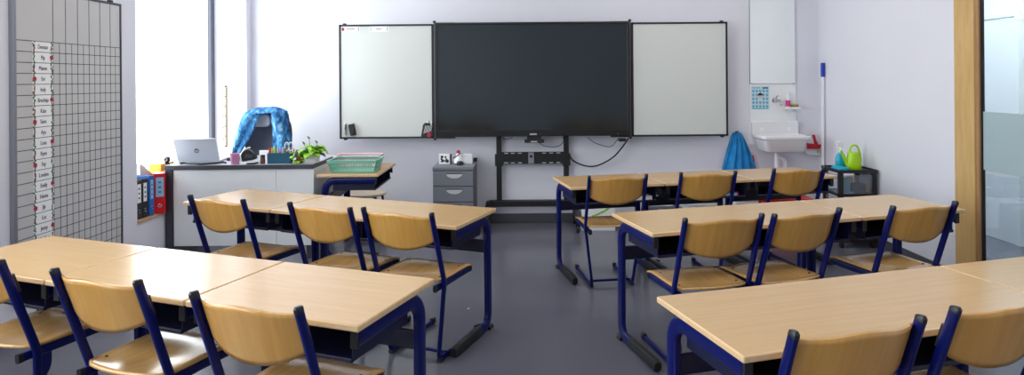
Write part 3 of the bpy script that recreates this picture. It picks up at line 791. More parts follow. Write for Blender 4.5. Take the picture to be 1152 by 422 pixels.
link('ring', sweep(bmesh.new(), arc((0, -0.024, 0.04), 0.013, 0, 2*PI*19/20, 19, (1, 0, 0), (0, 0, 1)), (0.003, 0.003), up=(0, 1, 0), n=6, closed=True), M['alu'], wc)
link('base', lathe(bmesh.new(), [(0, 0), (0.022, 0), (0.02, 0.01), (0.008, 0.016), (0, 0.016)], n=18), M['black'], wc)
link('plug', sweep(bmesh.new(), spline([(0.02, 0.0, 0.008), (0.05, 0.01, 0.02), (0.09, 0.0, 0.008)], 5), (0.005, 0.005), up=(0, 1, 0), n=6), M['logo'], wc)
# pink cup
p = dpt(264.3, 184.6)
cu = thing('pink_cup', 'pink plastic cup on the desk right of the laptop', 'cup', p)
link('body', lathe(bmesh.new(), [(0, 0), (0.030, 0), (0.032, 0.003), (0.039, 0.085), (0.0375, 0.085), (0.0305, 0.006), (0, 0.006)], n=28), M['pink'], cu)
link('rim', sweep(bmesh.new(), arc((0, 0, 0.086), 0.0385, 0, 2*PI*27/28, 27, (1, 0, 0), (0, 1, 0)), (0.0022, 0.0022), up=(0, 0, 1), n=6, closed=True), M['pink'], cu)
# tape dispenser like black and white machine
p = dpt(280, 184.3)
td = thing('desk_punch', 'black and white arched desk punch between the cup and the jar', 'punch', p)
link('base', prism(bmesh.new(), rrect(-0.06, 0.062, -0.04, 0.05, 0.018), 0, 0.02, 'xy'), M['white'], td, bevel=0.004)
link('foot', bx(0.0, 0.068, -0.052, 0.03, 0.0, 0.014), M['black'], td, bevel=0.004)
o_ = [(-0.05, 0.02)]+[(-0.008+0.055*math.cos(q), 0.06+0.058*math.sin(q)) for q in [PI*0.93-PI*0.86*i/10 for i in range(11)]]+[(0.058, 0.095), (0.06, 0.04), (0.03, 0.03)]
link('arm', prism(bmesh.new(), o_, -0.016, 0.03), M['black'], td, bevel=0.005)
link('face_plate', prism(bmesh.new(), [(-0.03, 0.046), (0.034, 0.052), (0.036, 0.074), (-0.01, 0.082), (-0.028, 0.068)], -0.021, -0.016), M['dark_alu'], td, bevel=0.002)
link('handle', sweep(bmesh.new(), spline([(-0.062, 0.0, 0.016), (-0.06, 0.0, 0.06), (-0.035, 0.0, 0.115), (0.01, 0.0, 0.135)], 6), (0.012, 0.007), up=(0, 1, 0), n=10), M['white'], td)
# white note pad behind
p = dpt(291, 183)
tag(link('note_pad', bx(p.x-0.06, p.x+0.02, p.y+0.16, p.y+0.175, DZ, DZ+0.085), M['paper'], bevel=0.002), 'white pad standing behind the brown jar on the desk', 'note pad')
# brown jar
p = dpt(295.5, 184.2)
jr = thing('brown_jar', 'small brown jar with black lid beside the teal pen box', 'jar', p)
link('body', lathe(bmesh.new(), [(0, 0), (0.018, 0), (0.02, 0.004), (0.02, 0.045), (0.016, 0.054), (0, 0.054)], n=20), M['brown_glass'], jr)
link('lid', lathe(bmesh.new(), [(0, 0.052), (0.019, 0.052), (0.019, 0.07), (0.017, 0.073), (0, 0.073)], n=20), M['black'], jr)
# teal pen box and its pens
p = dpt(313.5, 184.2)
pb = thing('pen_box', 'open teal box of pens and scissors on the desk', 'pen box', p)
w, dpp, h = 0.094, 0.075, 0.088
pbx = bmesh.new()
bx(-w, w, 0, 0.004, 0, h, pbx); bx(-w, w, dpp-0.004, dpp, 0, h, pbx); bx(-w, -w+0.004, 0.004, dpp-0.004, 0, h, pbx); bx(w-0.004, w, 0.004, dpp-0.004, 0, h, pbx); bx(-w+0.004, w-0.004, 0.004, dpp-0.004, 0, 0.004, pbx)
link('box', pbx, M['teal'], pb, smooth=0, bevel=0.0015)
link('label_strip', bx(-w-0.006, -w, 0.01, 0.05, 0.02, 0.075), M['pink'], pb, smooth=0)
pens = [(-0.085, 0.02, 'red', 0.118), (-0.072, 0.045, 'orange', 0.112), (-0.05, 0.03, 'lime', 0.128), (-0.03, 0.05, 'leaf', 0.11), (-0.008, 0.025, 'pink', 0.115), (0.004, 0.05, 'magenta', 0.112), (0.024, 0.03, 'label_blue', 0.12), (0.036, 0.055, 'green_basket', 0.125), (0.05, 0.03, 'leaf_dark', 0.112)]
nmcol = {'red': 'red', 'orange': 'orange', 'lime': 'lime yellow', 'leaf': 'mid green', 'pink': 'pink', 'magenta': 'magenta', 'label_blue': 'pale blue', 'green_basket': 'mint', 'leaf_dark': 'dark green'}
for x, y, c, hh in pens:
    t = thing('marker_pen', '%s marker standing in the teal pen box' % nmcol[c], 'pen', (p.x+x, p.y+y, DZ+0.0045), 0, 'pens in the teal box')
    ln = random.uniform(-0.004, 0.004)
    link('barrel', sweep(bmesh.new(), [(0, 0, 0), (ln, 0, hh*0.72)], (0.0062, 0.0062), n=10), M['white'], t)
    link('cap', sweep(bmesh.new(), [(ln, 0, hh*0.7), (ln*1.3, 0, hh), (ln*1.35, 0, hh+0.012)], [(0.007, 0.007), (0.0065, 0.0065), (0.003, 0.003)], n=10), M[c], t)
for x, y, sc_, mat, lab in ((0.074, 0.03, 1.0, 'panel_grey', 'pale handled scissors standing in the teal pen box'), (0.078, 0.055, 0.7, 'red', 'red handled scissors standing in the teal pen box')):
    t = thing('scissors', lab, 'scissors', (p.x+x, p.y+y, DZ+0.0045), 0, 'scissors in the teal box')
    link('blade', prism(bmesh.new(), [(-0.006, 0.0), (0.006, 0.0), (0.008, 0.1*sc_), (-0.008, 0.1*sc_)], -0.002, 0.002), M['chrome'], t)
    for s in (-1, 1):
        link('handle', sweep(bmesh.new(), [Vector((s*0.017+0.017*math.cos(q)*sc_, 0, 0.1*sc_+0.034*sc_+0.036*math.sin(q)*sc_)) for q in [2*PI*i/18 for i in range(18)]], (0.004, 0.004), up=(0, 1, 0), n=7, closed=True), M[mat], t)
# plants
def leafmesh(bm, base, d, ln, w, curl=0.3):
    d = Vector(d).normalized(); side = d.cross(Vector((0, 0, 1)))
    if side.length < 0.05: side = Vector((1, 0, 0))
    side.normalize(); nrm = side.cross(d).normalized()
    rows = []
    for i in range(6):
        t = i/5; ww = w*math.sin(PI*min(0.999, (t*0.92+0.04)))**0.7*(1-0.25*t)
        c = Vector(base)+d*ln*t-nrm*(-1 if nrm.z < 0 else 1)*curl*ln*t*t
        rows.append([bm.verts.new(c-side*ww/2+nrm*ww*0.12), bm.verts.new(c), bm.verts.new(c+side*ww/2+nrm*ww*0.12)])
    for a, b in zip(rows, rows[1:]):
        for k in range(2): bm.faces.new([a[k], a[k+1], b[k+1], b[k]])
p = dpt(348.2, 184)
pl = thing('potted_plant', 'leafy green plant in a white bowl at the right end of the desk', 'plant', (p.x, p.y+0.06, DZ))
pot = link('pot', lathe(bmesh.new(), [(0, 0), (0.056, 0), (0.062, 0.01), (0.068, 0.075), (0.063, 0.075), (0.058, 0.06), (0, 0.06)], n=28), M['white'], pl)
link('soil', lathe(bmesh.new(), [(0, 0.066), (0.06, 0.064), (0.06, 0.058), (0, 0.058)], n=24), M['soil'], pot)
stm = bmesh.new(); lf = bmesh.new(); lfd = bmesh.new()
rs = random.Random(4)
for k in range(40):
    a = rs.uniform(0, 2*PI); rr = rs.uniform(0.0, 0.05); top = Vector((rr*math.cos(a)*1.3+0.005, rr*math.sin(a), rs.uniform(0.075, 0.135)))
    sweep(stm, spline([(rr*0.5*math.cos(a), rr*0.5*math.sin(a), 0.062), top], 2), (0.0018, 0.0018), n=5)
    leafmesh(lf if k % 4 else lfd, top, (math.cos(a), math.sin(a), rs.uniform(-0.1, 0.7)), rs.uniform(0.055, 0.085), rs.uniform(0.056, 0.08), 0.45)
for dx, hz in ((-0.062, 0.15), (-0.02, 0.195), (0.045, 0.16)):
    sweep(stm, spline([(dx*0.3, 0, 0.062), (dx*0.8, 0, 0.12), (dx, 0, hz)], 4), (0.0018, 0.0018), n=5)
    leafmesh(lfd, (dx, 0, hz), (-0.2, -0.5, 0.8), 0.036, 0.026, 0.1)
link('stem', stm, M['leaf_dark'], pl)
fo = link('foliage', lf, M['leaf'], pl, smooth=80, solid=0.0012)
link('dark_leaves', lfd, M['leaf_dark'], pl, smooth=80, solid=0.0012)
p = dpt(335.2, 184)
pl = thing('trailing_plant', 'trailing green plant in a small brown pot beside the white bowl', 'plant', (p.x, p.y+0.05, DZ))
pot = link('pot', lathe(bmesh.new(), [(0, 0), (0.026, 0), (0.028, 0.006), (0.034, 0.056), (0.03, 0.056), (0.028, 0.046), (0, 0.046)], n=24), M['terracotta'], pl)
link('soil', lathe(bmesh.new(), [(0, 0.05), (0.029, 0.049), (0.028, 0.044), (0, 0.044)], n=20), M['soil'], pot)
stm = bmesh.new(); lf = bmesh.new(); lfd = bmesh.new()
for k in range(44):
    a = rs.uniform(0, 2*PI); ll = rs.uniform(0.2, 1.0); d = Vector((math.cos(a)*0.055-0.012, math.sin(a)*0.045-0.012, 0))
    zt = 0.055+rs.uniform(0.02, 0.06)
    end = Vector((d.x*ll*1.1, d.y*ll*1.1, max(0.022, zt-0.085*ll*ll*rs.uniform(0.4, 1.1))))
    sweep(stm, spline([(0, 0, 0.048), (d.x*0.4, d.y*0.4, zt), end], 3), (0.0013, 0.0013), n=5)
    leafmesh(lf if k % 5 else lfd, end, (d.x, d.y, -0.02+0.02*rs.random()), rs.uniform(0.036, 0.052), rs.uniform(0.03, 0.042), 0.2)
leafmesh(lfd, (-0.03, 0, 0.105), (1, -0.1, 0.05), 0.085, 0.018, 0.02)
sweep(stm, spline([(0, 0, 0.048), (-0.015, 0, 0.09), (-0.03, 0, 0.105)], 3), (0.0015, 0.0015), n=5)
link('stem', stm, M['leaf_dark'], pl)
link('foliage', lf, M['leaf'], pl, smooth=80, solid=0.001); link('dark_leaves', lfd, M['leaf_dark'], pl, smooth=80, solid=0.001)

# ------------------------------------------------------------------ office chair with jacket behind the desk
OY = 6.10
oc = thing('office_chair', 'slate swivel chair behind the desk with pale headrest', 'chair', (0, OY, 0))
a, b = at(276, 128, OY), at(327.5, 176, OY)
ox = (a.x+b.x)/2
bk_ = bmesh.new(); NU, NV = 10, 12; g = []
for j in range(NV+1):
    v = j/NV; row = []
    for i in range(NU+1):
        u = -1+2*i/NU
        w_ = 0.218*(1-0.30*max(0, (v-0.62)/0.38)**2.2)*(1-0.1*max(0, (0.2-v)/0.2))
        zz_ = 0.52+0.645*v - 0.045*(abs(u)**3)*max(0, (v-0.8)/0.2)
        row.append(bk_.verts.new((ox+u*w_, 0.10*(v-0.3)+0.05*(1-u*u)-0.03, zz_)))
    g.append(row)
for j in range(NV):
    for i in range(NU): bk_.faces.new([g[j][i], g[j][i+1], g[j+1][i+1], g[j+1][i]])
link('backrest', bk_, M['chair_fab'], oc, smooth=60, solid=0.05, bevel=0.012)
hc = at(294, 135.5, OY)
link('headrest', prism(bmesh.new(), rrect(hc.x-0.088, hc.x+0.1, hc.z-0.062, hc.z+0.062, 0.05, 8), -0.03, 0.05), M['headrest'], oc, bevel=0.018, seg=3)
link('seat', prism(bmesh.new(), rrect(ox-0.24, ox+0.24, -0.42, 0.0, 0.08), 0.44, 0.52, 'xy'), M['chair_fab'], oc, bevel=0.02, seg=3)
link('gas_lift', lathe(bmesh.new(), [(0, 0.08), (0.035, 0.08), (0.035, 0.25), (0.022, 0.25), (0.022, 0.44), (0, 0.44)], (ox, -0.2, 0), 16), M['black'], oc)
stb = bmesh.new()
for k in range(5):
    q = 2*PI*k/5+0.3; e = Vector((ox+0.28*math.cos(q), -0.2+0.28*math.sin(q), 0.075))
    sweep(stb, [(ox, -0.2, 0.1), e], [(0.022, 0.018), (0.014, 0.012)], up=(0, 0, 1), n=8)
link('star_base', stb, M['black'], oc)
for k in range(5):
    q = 2*PI*k/5+0.3
    link('caster', disc(bmesh.new(), (ox+0.28*math.cos(q), -0.2+0.28*math.sin(q), 0.033), 0.033, 'y', 0.03, 16), M['black'], oc)
link('back_strut', bx(ox-0.03, ox+0.03, 0.03, 0.05, 0.42, 0.75), M['black'], oc, bevel=0.005)
# jacket
def strip_panel(outer, inner, Y, wav, seed, NU=9, NV=16):
    O = spline([at(x, y, Y) for x, y in outer], 6); I = spline([at(x, y, Y) for x, y in inner], 6)
    def samp(L, t):
        f = t*(len(L)-1); i = min(int(f), len(L)-2); return L[i].lerp(L[i+1], f-i)
    rr = random.Random(seed); bm_rows = []
    ph = rr.uniform(0, 6)
    for j in range(NV+1):
        v = j/NV; row = []
        for i in range(NU+1):
            u = i/NU; q = samp(O, v).lerp(samp(I, v), u)
            q = q+Vector((0, wav*math.sin(u*9+ph+v*2.0)*(0.3+v)-0.045*math.sin(PI*u), 0))
            row.append(q)
        bm_rows.append(row)
    return bm_rows
def px2(x, y): return (250+x/5.275, 115+y/5.275)
jk = thing('jacket', 'blue washed denim jacket draped over the desk chair', 'jacket', (0, 0, 0))
def grid_obj(rows, name, parent, mat, solid):
    bm = bmesh.new(); V = [[bm.verts.new(q) for q in r] for r in rows]
    for A, B in zip(V, V[1:]):
        for k in range(len(A)-1): bm.faces.new([A[k], A[k+1], B[k+1], B[k]])
    return link(name, bm, mat, parent, smooth=70, solid=solid, sub=1)
JY = OY-0.085
lw = strip_panel([px2(165, 50), px2(128, 66), px2(98, 130), px2(76, 210), px2(58, 296)], [px2(240, 78), px2(214, 98), px2(198, 150), px2(162, 225), px2(112, 306)], JY, 0.018, 1)
rw = strip_panel([px2(345, 52), px2(376, 78), px2(398, 150), px2(408, 220), px2(414, 300)], [px2(292, 56), px2(290, 100), px2(298, 160), px2(302, 230), px2(304, 300)], JY, 0.018, 2)
grid_obj(lw, 'left_front', jk, M['jacket'], 0.012); grid_obj(rw, 'right_front', jk, M['jacket'], 0.012)
cl = []
for j in range(5):
    v = j/4; row = []
    for i in range(13):
        u = i/12
        f = [px2(150, 66), px2(200, 52), px2(250, 48), px2(310, 46), px2(372, 70)]
        L_ = spline([at(x, y, JY) for x, y in f], 3); q = L_[min(i, len(L_)-1)]
        row.append(q+Vector((0, -0.05+0.20*v, 0.028*math.sin(PI*v)-0.035*(1-v)*math.sin(PI*u)**0.5*0+(-0.05 if v == 0 else 0)*0.6-(0.16 if j == 4 else 0))))
    cl.append(row)
grid_obj(cl, 'collar', jk, M['jacket'], 0.012)
lp_ = at(px2(296, 40)[0], px2(296, 40)[1], JY-0.03)
link('hanging_loop', sweep(bmesh.new(), [lp_+Vector((0, 0, 0.012)), lp_+Vector((0.004, 0, -0.03))], (0.004, 0.004), n=6), M['jacket'], jk)

# ------------------------------------------------------------------ side table with basket, stool
SY0 = 5.15
p = at(425.3, 195.5, SY0); q = at(353.5, 195, SY0)
st_ = dup(tsingle, (0, 0, 0), 0, 'single table standing end-on beside the grey desk, carrying the mint basket', 'single classroom tables')
# its open near side faces right, so it is turned a quarter turn
st_.rotation_euler = (0, 0, PI/2)
st_.location = (p.x-TD/2, SY0+WS/2, 0)
sx_mid = p.x-TD/2
def basket(name, lab, mat, loc, w, d, h, rz=0.0):
    t = thing(name, lab, 'basket', loc, rz, 'plastic baskets on the side table')
    ins = 0.86
    rim = []
    for s in rrect(-w/2, w/2, -d/2, d/2, 0.02, 4): rim.append((s[0], s[1], h))
    link('rim', sweep(bmesh.new(), rim, (0.005, 0.008), up=(0, 0, 1), n=8, closed=True), M[mat], t)
    bm = bmesh.new()
    n = 26
    def side(a0, a1, b0, b1, n):
        for k in range(n+1):
            f = k/n; tp = Vector(a0).lerp(Vector(a1), f); bt = Vector(b0).lerp(Vector(b1), f)
            sweep(bm, [tp, bt], (0.0024, 0.0024), n=6)
        for v in (0.5,):
            sweep(bm, [Vector(a0).lerp(Vector(b0), v), Vector(a1).lerp(Vector(b1), v)], (0.003, 0.003), n=6)
        sweep(bm, [b0, b1], (0.006, 0.006), n=6)
    T = [(-w/2, -d/2, h), (w/2, -d/2, h), (w/2, d/2, h), (-w/2, d/2, h)]
    B = [(x*ins, y*ins, 0.006) for x, y, _ in T]
    side(T[0], T[1], B[0], B[1], 30); side(T[1], T[2], B[1], B[2], 20); side(T[2], T[3], B[2], B[3], 30); side(T[3], T[0], B[3], B[0], 20)
    link('slatted_wall', bm, M[mat], t)
    link('bottom', bx(-w/2*ins, w/2*ins, -d/2*ins, d/2*ins, 0.0005, 0.006), M[mat], t, smooth=0)
    link('top_band', bx(-w/2, w/2, -d/2-0.003, -d/2+0.002, h-0.022, h), M[mat], t, smooth=0, bevel=0.001)
    return t
basket('basket', 'mint green slatted basket on the side table beside the desk', 'green_basket', (sx_mid+0.015, SY0+0.225, 0.7005), 0.405, 0.28, 0.1)
basket('basket', 'pale pink slatted basket just behind the mint basket', 'pink_basket', (sx_mid-0.035, SY0+0.515, 0.7005), 0.385, 0.26, 0.098)
p = at(412.3, 216.8, 6.10)
so = thing('round_stool', 'round wooden stool with black legs behind the side table', 'stool', (p.x, 6.10, 0))
so.scale = (1.04, 1.04, 0.84)
rs_ = 0.183
link('seat', lathe(bmesh.new(), [(0, 0.438), (rs_-0.01, 0.438), (rs_, 0.446), (rs_, 0.456), (rs_-0.006, 0.463), (rs_*0.5, 0.458), (0, 0.456)], n=40), M['stoolwood'], so)
for k in range(4):
    q = PI/4+k*PI/2; u = Vector((math.cos(q), math.sin(q), 0))
    link('leg', sweep(bmesh.new(), spline([u*0.09+Vector((0, 0, 0.43)), u*0.15+Vector((0, 0, 0.42)), u*0.172+Vector((0, 0, 0.38)), u*0.19+Vector((0, 0, 0.2)), u*0.21+Vector((0, 0, 0.006))], 5), (0.011, 0.011), up=(0.3, 0.2, 1), n=10), M['black'], so)
link('foot_ring', sweep(bmesh.new(), arc((0, 0, 0.16), 0.192, 0, 2*PI*31/32, 31, (1, 0, 0), (0, 1, 0)), (0.007, 0.007), up=(0, 0, 1), n=8, closed=True), M['black'], so)

# ------------------------------------------------------------------ binders in the window recess
ZS = 0.408
def binder(lab, mat, loc, rz, w, d=0.19, h=0.295, label=True, grp='binders on the window sill', extra=None):
    t = thing('ring_binder', lab, 'binder', loc, rz, grp)
    # spine faces local -y
    bm = bmesh.new(); bx(-w/2, w/2, 0, 0.004, 0, h, bm); bx(-w/2, -w/2+0.004, 0.004, d, 0, h, bm); bx(w/2-0.004, w/2, 0.004, d, 0, h, bm)
    link('cover', bm, M[mat], t, smooth=0, bevel=0.0012)
    link('pages', bx(-w/2+0.008, w/2-0.008, 0.03, d-0.01, 0.006, h-0.01), M['paper'], t, smooth=0)
    if label:
        link('spine_label', bx(-w/2+0.012, w/2-0.012, -0.0012, 0, h*0.42, h*0.9), M[extra or 'paper'], t, smooth=0)
        tx = bmesh.new()
        for k in range(3): bx(-w*0.12, w*0.12, -0.0018, -0.0012, h*(0.52+0.12*k), h*(0.52+0.12*k)+0.012, tx)
        link('print', tx, M['ink'] if not extra else M['binder_blue'], t, smooth=0)
    link('finger_hole', sweep(bmesh.new(), arc((0, -0.001, h*0.2), 0.012, 0, 2*PI*15/16, 15, (1, 0, 0), (0, 0, 1)), (0.0025, 0.0025), up=(0, 1, 0), n=6, closed=True), M['chrome'], t)
    return t
binder('black ring binder nearest the wall corner on the window sill', 'binder_black', (-2.945, 4.885, ZS), R(84), 0.065, h=0.3)
binder('black ring binder next to the blue one on the window sill', 'binder_black', (-2.94, 4.955, ZS), R(84), 0.06, h=0.3)
binder('blue ring binder between the black and red ones on the window sill', 'binder_blue', (-2.925, 5.02, ZS), R(80), 0.05, h=0.315, label=True, extra='label_blue')
binder('red ring binder beside the desk leg on the window sill', 'binder_red', (-2.905, 5.095, ZS), R(32), 0.08, d=0.19, h=0.322, extra='label_blue')
o = tag(link('magazine_file', prism(bmesh.new(), [(0, 0), (0.2, 0), (0.2, 0.25), (0.0, 0.40), (-0.02, 0.385)], -0.04, 0.04, 'xz'), M['file_grey'], bevel=0.002), 'pale grey file standing behind the binders against the window', 'file')
o.location = (-3.10, 5.12, ZS); o.rotation_euler = (0, 0, R(80)); o.scale = (0.9, 1, 1)
ob = thing('orange_box', 'orange card box on the window sill behind the binders', 'box', (-3.075, 5.425, ZS))
link('body', bx(-0.05, 0.05, -0.1, 0.1, 0, 0.34), M['orange'], ob, smooth=0, bevel=0.002)
link('lid', bx(-0.053, 0.053, -0.103, 0.103, 0.335, 0.365), M['orange'], ob, smooth=0, bevel=0.002)
# ruler on the pillar
p0, p1 = at(252.5, 96, 6.38), at(252.5, 152, 6.38)
ru = thing('board_ruler', 'long pale wooden ruler with dark teeth marks on the corner pillar', 'ruler', ((p0.x+p1.x)/2, 6.384, 0))
zb_ = p0.z-1.0+0.02
link('stick', bx(-0.027, 0.027, -0.007, 0.0, p0.z-0.62, p0.z), M['rulerwood'], ru, smooth=0, bevel=0.001)
tk = bmesh.new()
for k in range(31):
    z = p0.z-0.01-k*0.02
    bx(0.012 if k % 5 else 0.002, 0.027, -0.0082, -0.007, z-0.0075, z+0.0075, tk)
link('scale_marks', tk, M['ink'], ru, smooth=0)
nb = bmesh.new()
for k in range(5):
    z = p0.z-0.08-k*0.115; bx(-0.018, -0.006, -0.0082, -0.007, z-0.007, z+0.007, nb)
link('number_marks', nb, M['redink'], ru, smooth=0)

# ------------------------------------------------------------------ wash corner
WX0, WX1 = at(843, 100, YB).x, at(893.5, 100, YB).x
mir = thing('wall_mirror', 'tall frameless mirror above the sink on the back wall', 'mirror', (0, YB, 0))
zm = at(868, 94, YB).z
link('glass', bx(WX0, WX1, -0.03, -0.024, zm, zm+1.05), M['mirror'], mir, smooth=0, bevel=0.001)
link('backing', bx(WX0-0.004, WX1+0.004, -0.024, -0.02, zm-0.003, zm+1.053), M['dark_alu'], mir, smooth=0)
for x in (WX0+0.02, WX1-0.02): link('clip', bx(x-0.008, x+0.008, -0.034, -0.0245, zm-0.006, zm+0.008), M['chrome'], mir, smooth=0)
link('splash_panel', bx(WX0, WX1+0.008, -0.02, 0, 0.78, 2.8), M['panel_grey'], None, smooth=0, bevel=0.001, loc=(0, YB-0.001, 0))
tag(bpy.data.objects['splash_panel'], 'pale grey splash panel on the wall behind the sink and mirror', 'panel')
PY = YB-0.0205
a, b = at(845, 97, PY), at(865.5, 123, PY)
po = thing('washing_poster', 'small teal hand washing poster beside the tap', 'poster', (0, PY, 0))
link('sheet', bx(a.x, b.x, -0.0015, 0, b.z, a.z), M['poster'], po, smooth=0)
W_, H_ = b.x-a.x, a.z-b.z
pr = bmesh.new(); dk_ = bmesh.new(); pk = bmesh.new()
for r_ in range(5):
    for c_ in range(5):
        if r_ in (1, 2) and c_ == 2: continue
        x = a.x+W_*(0.12+0.19*c_); z = a.z-H_*(0.2+0.165*r_)
        disc(pr, (x, -0.0018, z), 0.0125, 'y', 0.0006, 10); disc(pk, (x+0.003, -0.0024, z+0.004), 0.005, 'y', 0.0006, 8); bx(x-0.009, x+0.009, -0.0024, -0.0018, z-0.017, z-0.014, dk_)
bx(a.x+0.01, a.x+W_*0.5, -0.0024, -0.0015, a.z-H_*0.09, a.z-H_*0.06, pr); bx(a.x+W_*0.62, b.x-0.012, -0.0024, -0.0015, a.z-H_*0.11, a.z-H_*0.05, dk_)
bx(a.x+0.01, b.x-0.01, -0.0024, -0.0015, b.z+0.004, b.z+0.012, pr)
link('teal_print', pr, M['cyan'], po, smooth=0); link('dark_print', dk_, M['teal'], po, smooth=0); link('hand_print', pk, M['skin'], po, smooth=0)
fx, fz = a.x+W_*0.5, a.z-H_*0.42
link('face_print', disc(bmesh.new(), (fx, -0.0026, fz), 0.022, 'y', 0.0006, 16), M['skin'], po, smooth=0)
link('hair_print', prism(bmesh.new(), [(fx+0.026*math.cos(q), fz+0.004+0.026*math.sin(q)) for q in [PI*i/10 for i in range(11)]], -0.0034, -0.0026), M['ink'], po, smooth=0)
# tap
tp = at(871, 113, PY)
ta = thing('wall_tap', 'chrome wall tap beside the poster above the sink', 'tap', (tp.x, PY, tp.z))
link('wall_flange', disc(bmesh.new(), (0, -0.006, 0), 0.026, 'y', 0.012, 20), M['chrome'], ta)
link('body', sweep(bmesh.new(), [(0, 0, 0), (0, -0.07, 0)], (0.016, 0.016), n=14), M['chrome'], ta)
link('spout', sweep(bmesh.new(), spline([(0, -0.06, 0), (0.0, -0.12, 0.005), (0.0, -0.165, -0.015), (0, -0.175, -0.05)], 6), (0.010, 0.010), n=12), M['chrome'], ta)
link('handle', sweep(bmesh.new(), [(0, -0.05, 0.01), (0, -0.055, 0.035), (0, -0.10, 0.05)], (0.009, 0.007), n=10), M['chrome'], ta)
# little shelf with bottle and sponge
a, b = at(884, 120.5, YB-0.08), at(899, 123.5, YB-0.08)
sh = thing('soap_shelf', 'small white shelf on the wall right of the tap', 'shelf', (0, PY, 0))
link('board', bx(a.x, b.x, -0.10, 0.02, a.z-0.022, a.z-0.006), M['white'], sh, bevel=0.003)
link('lip', bx(a.x, b.x, -0.105, -0.099, a.z-0.022, a.z+0.004), M['white'], sh, bevel=0.002)
link('bracket', bx((a.x+b.x)/2-0.01, (a.x+b.x)/2+0.01, -0.06, 0.0, a.z-0.05, a.z-0.022), M['white'], sh, bevel=0.003)
bo = thing('soap_bottle', 'white and pink soap bottle on the small wall shelf', 'bottle', (at(887, 118, YB-0.08).x, PY-0.05, a.z-0.006))
link('body', lathe(bmesh.new(), [(0, 0), (0.02, 0), (0.023, 0.006), (0.023, 0.10), (0.014, 0.125), (0.009, 0.13), (0, 0.13)], n=20), M['white'], bo)
link('label_band', lathe(bmesh.new(), [(0.0236, 0.012), (0.0236, 0.075)], n=20), M['magenta'], bo)
link('cap', lathe(bmesh.new(), [(0, 0.128), (0.012, 0.128), (0.01, 0.15), (0, 0.152)], n=16), M['white'], bo)
spg = thing('sponge', 'olive sponge beside the soap bottle on the small wall shelf', 'sponge', (at(894, 119, YB-0.08).x, PY-0.05, a.z-0.006))
link('pad', bx(-0.036, 0.036, -0.03, 0.025, 0, 0.016), M['sponge_green'], spg, bevel=0.004)
link('foam', bx(-0.036, 0.036, -0.03, 0.025, 0.016, 0.034), M['sponge'], spg, bevel=0.006)
# sink
sk = thing('wall_sink', 'white ceramic wall sink with tall back ledge under the mirror', 'sink', (0, PY, 0))
sx0, sx1 = at(844, 149, YB-0.02).x+0.005, at(896.5, 149, YB-0.02).x+0.005
zr = 0.895
yf = -0.34
link('back_ledge', prism(bmesh.new(), rrect(sx0, sx1, zr-0.02, 1.02, 0.02), -0.035, 0.0), M['ceramic'], sk, bevel=0.008, seg=3)
hl = bmesh.new()
for x in (sx0+0.10, sx1-0.10): disc(hl, (x, -0.0355, zr+0.045), 0.016, 'y', 0.003, 16)
link('tap_hole', hl, M['panel_grey'], sk)
bm = bmesh.new()
def ring(ix, iy0, iy1, z, r): return [(x, y, z) for x, y in rrect(sx0+ix, sx1-ix, yf+iy0, -0.002-iy1, r, 6)]
loops = [ring(0.06, 0.05, 0.02, zr-0.165, 0.05), ring(0.045, 0.028, 0.005, zr-0.15, 0.05), ring(0.03, 0.014, 0.0, zr-0.05, 0.05), ring(0.012, 0.006, 0.0, zr-0.04, 0.05), ring(0.0, 0.0, 0.0, zr-0.03, 0.05), ring(0.0, 0.0, 0.0, zr-0.006, 0.05), ring(0.006, 0.006, 0.0, zr, 0.045),
         ring(0.03, 0.03, 0.03, zr, 0.04), ring(0.036, 0.036, 0.04, zr-0.01, 0.04), ring(0.05, 0.05, 0.05, zr-0.13, 0.04)]
LV = [[bm.verts.new(v) for v in l] for l in loops]; n = len(LV[0])
for A, B in zip(LV, LV[1:]):
    for k in range(n): bm.faces.new([A[k], A[(k+1) % n], B[(k+1) % n], B[k]])
bm.faces.new(LV[0][::-1]); bm.faces.new(LV[-1])
link('basin', bm, M['ceramic'], sk, smooth=50)
cx_ = at(873, 180, YB-0.15).x
link('drain_pipe', sweep(bmesh.new(), [(cx_, -0.15, zr-0.16), (cx_, -0.15, 0.44)], (0.019, 0.019), n=14), M['white'], sk)
link('trap', sweep(bmesh.new(), spline([(cx_, -0.15, 0.46), (cx_+0.01, -0.15, 0.40), (cx_+0.05, -0.145, 0.385), (cx_+0.085, -0.14, 0.43), (cx_+0.088, -0.13, 0.60), (cx_+0.088, -0.09, 0.64), (cx_+0.088, 0.015, 0.645)], 6), (0.017, 0.017), up=(0.2, 1, 0.1), n=12), M['white'], sk)
# towel
tw = thing('blue_towel', 'bright blue towel hanging from a hook left of the sink', 'towel', (at(828.5, 150, YB).x, YB, 0))
zt_ = at(829, 150, YB).z+0.01
bm = bmesh.new(); NU, NV = 40, 18; rows = []
for j in range(NV+1):
    v = j/NV; w_ = 0.035+0.135*min(1, v*1.25)**0.8+0.01*v; row = []
    for i in range(NU+1):
        u = -1+2*i/NU
        d_ = -0.075*(1-u*u)**0.5*(0.5+0.5*min(1, v*3))-0.018*math.sin(u*13+1.0+1.5*v)*min(1, v*2.5+0.2)-0.008
        row.append(bm.verts.new((0.02*v+u*w_+0.01*v*(u < 0), min(-0.008, d_), zt_-0.47*v+0.02*math.sin(u*5)*v)))
    rows.append(row)
for A, B in zip(rows, rows[1:]):
    for k in range(NU): bm.faces.new([A[k], A[k+1], B[k+1], B[k]])
link('cloth', bm, M['towel'], tw, smooth=80, solid=0.008)
hk = bmesh.new(); disc(hk, (0, -0.004, zt_+0.0), 0.014, 'y', 0.008, 14); sweep(hk, spline([(0, -0.004, zt_), (0, -0.045, zt_-0.004), (0, -0.055, zt_+0.02)], 5), (0.004, 0.004), n=8)
